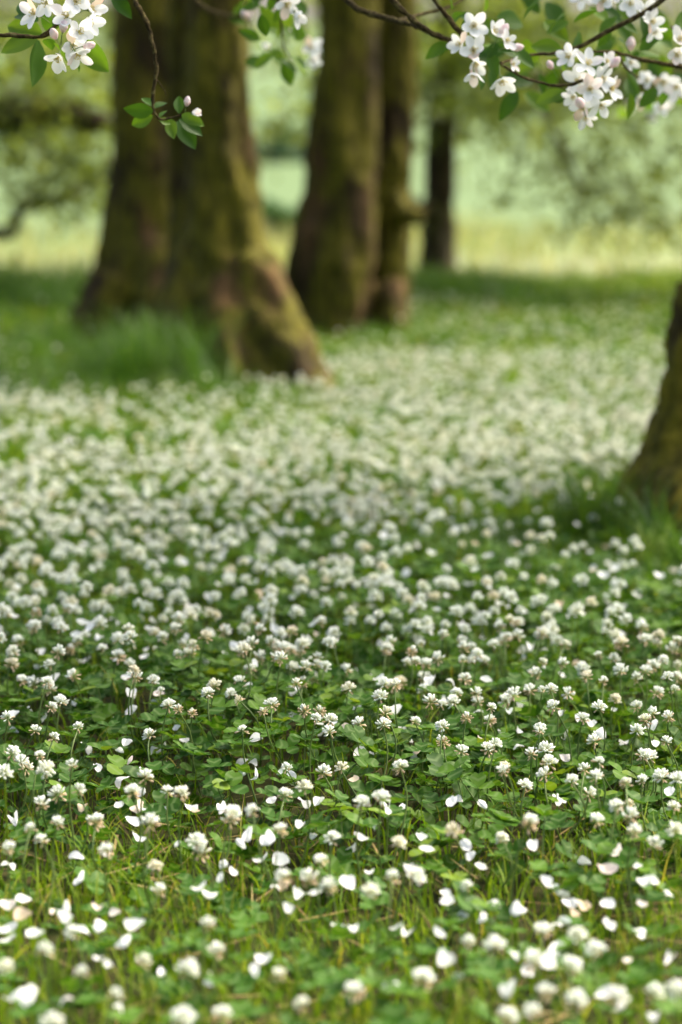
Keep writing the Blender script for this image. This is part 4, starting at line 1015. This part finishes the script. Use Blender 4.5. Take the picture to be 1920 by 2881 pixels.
for a in ((1300, 118, 1222, 142), (1262, 122, 1196, 152), (1380, 150, 1400, 205), (1385, 130, 1450, 148), (1440, 140, 1500, 196), (1352, 205, 1364, 244), (1330, 60, 1290, 30), (1270, 60, 1300, 35), (1400, 120, 1375, 165), (1300, 90, 1340, 40), (1264, -5, 1278, 22), (1365, -25, 1372, 30)):
    leaf(r, *a, Y4 + brr.uniform(0, .03), brr.uniform(-.02, .02))
# far right branch
Y5 = 2.64
r = branch(1740, 60, Y5, 'broad blossom branch in the upper right corner with several white clusters and dark leaves')
twig(r, [at(1407, 177, Y5 - .05), at(1440, 198, Y5 - .05), at(1468, 214, Y5 - .05), at(1529, 235, Y5 - .05), at(1600, 239, Y5 - .06), at(1640, 225, Y5 - .07)], .0016, .0024)
twig(r, [at(1980, -120, Y5), at(1850, 10, Y5), at(1719, 83, Y5), at(1633, 129, Y5), at(1560, 148, Y5), at(1492, 155, Y5), at(1407, 177, Y5 - .05)], .0042, .0018)
twig(r, [at(2050, 215, Y5 + .1), at(1940, 190, Y5 + .08), at(1866, 178, Y5 + .06), at(1799, 165, Y5 + .05), at(1737, 147, Y5 + .03), at(1670, 145, Y5)], .0042, .002)
twig(r, [at(1740, 150, Y5 + .03), at(1762, 190, Y5 + .06), at(1795, 216, Y5 + .1)], .0018, .0012)
twig(r, [at(2000, 40, Y5 + .3), at(1900, 78, Y5 + .3), at(1840, 70, Y5 + .25)], .004, .002)
for a in ((1603, 160, (-.5, -.9, .3), .95, 0), (1627, 228, (-.2, -1, .1), 1.02, 0), (1652, 180, (.3, -.9, .5), .95, 0), (1690, 222, (.5, -.9, .1), 1.0, 0), (1716, 248, (.7, -.7, -.1), .9, 0), (1690, 292, (.3, -.8, -.5), .95, 0), (1640, 300, (-.2, -.9, -.4), .85, 0), (1648, 326, (0, -.6, -.9), .8, 0), (1706, 176, (.5, -.6, .6), .7, 0), (1618, 270, (-.6, -.7, -.3), .8, .03), (1660, 250, (.1, -1, 0), .95, 0),
          (1700, 2, (-.3, -1, .2), 1, .1), (1774, 8, (0, -1, 0), 1, .08), (1811, 32, (.4, -.9, .1), .95, .06), (1832, 58, (.6, -.8, -.2), .9, .06), (1838, 84, (.4, -.7, -.6), .85, .06), (1740, -14, (0, -1, .3), 1, .1), (1640, -8, (-.4, -1, 0), .9, .2),
          (1912, 112, (.2, -1, .3), .95, .05), (1905, 150, (.1, -1, -.2), .95, .05), (1868, 226, (-.1, -.9, -.5), 1.1, .35), (1900, 240, (.2, -.9, -.5), 1.05, .35), (1824, 226, (-.3, -.9, .1), .8, .35), (1774, 172, (.2, -.9, -.3), .7, .2), (1800, 275, (0, -.9, -.5), .85, .6), (1860, 300, (0, -.9, -.3), .8, .7), (1360, 120, (0, -1, 0), .1, 0)):
    if a[3] < .2: continue
    blossom(r, a[0], a[1], Y5 - .04 + a[4] + brr.uniform(-.02, .02), a[2], a[3])
bud(r, 1636, 296, Y5 - .09, (-.3, -.7, .5), 1.2); bud(r, 1774, 134, Y5 + .15, (.1, -.3, 1), 1.2); bud(r, 1552, 188, Y5 - .02, (-.4, -.5, .6), .9); bud(r, 1725, 182, Y5 - .05, (.5, -.4, .6), 1.1)
for a in ((1596, 262, 1502, 274), (1600, 190, 1540, 168), (1580, 140, 1490, 132), (1772, 262, 1758, 338), (1700, 30, 1612, 48), (1740, 60, 1800, 88), (1850, 60, 1890, 120), (1710, 60, 1660, 10), (1800, 160, 1870, 150), (1800, 140, 1845, 100), (1720, 90, 1680, 130), (1640, 130, 1600, 90), (1560, 150, 1610, 200), (1600, 60, 1540, 100), (1590, 40, 1530, 75), (1850, 250, 1800, 300), (1880, 270, 1840, 290), (1740, 110, 1790, 140), (1690, 95, 1740, 50), (1900, 90, 1925, 30), (1620, 260, 1560, 290)):
    leaf(r, *a, Y5 + brr.uniform(0, .12), brr.uniform(-.02, .03))
for k in range(46):
    x0, y0 = brr.uniform(1380, 1910), brr.uniform(-10, 290)
    a = brr.uniform(0, 6.28); l = brr.uniform(60, 95)
    leaf(r, x0, y0, x0 + l * math.cos(a), y0 + l * math.sin(a), Y5 + brr.uniform(.08, .7), brr.uniform(-.03, .03))
# blurred spray hanging further back on the right
Y6 = 4.3
r = branch(1680, 330, Y6, 'blurred pale spray of leaves and blossoms hanging behind the right cluster')
twig(r, [at(2000, 100, Y6), at(1880, 190, Y6), at(1780, 270, Y6), at(1700, 300, Y6)], .006, .003)
for a in ((1880, 300), (1770, 290), (1830, 330)): blossom(r, *a, Y6, None, .9)
for a in ((1780, 280, 1740, 340), (1820, 260, 1850, 330), (1720, 300, 1660, 330), (1860, 240, 1900, 290), (1880, 220, 1840, 170), (1760, 270, 1790, 220)): leaf(r, *a, Y6, .02)
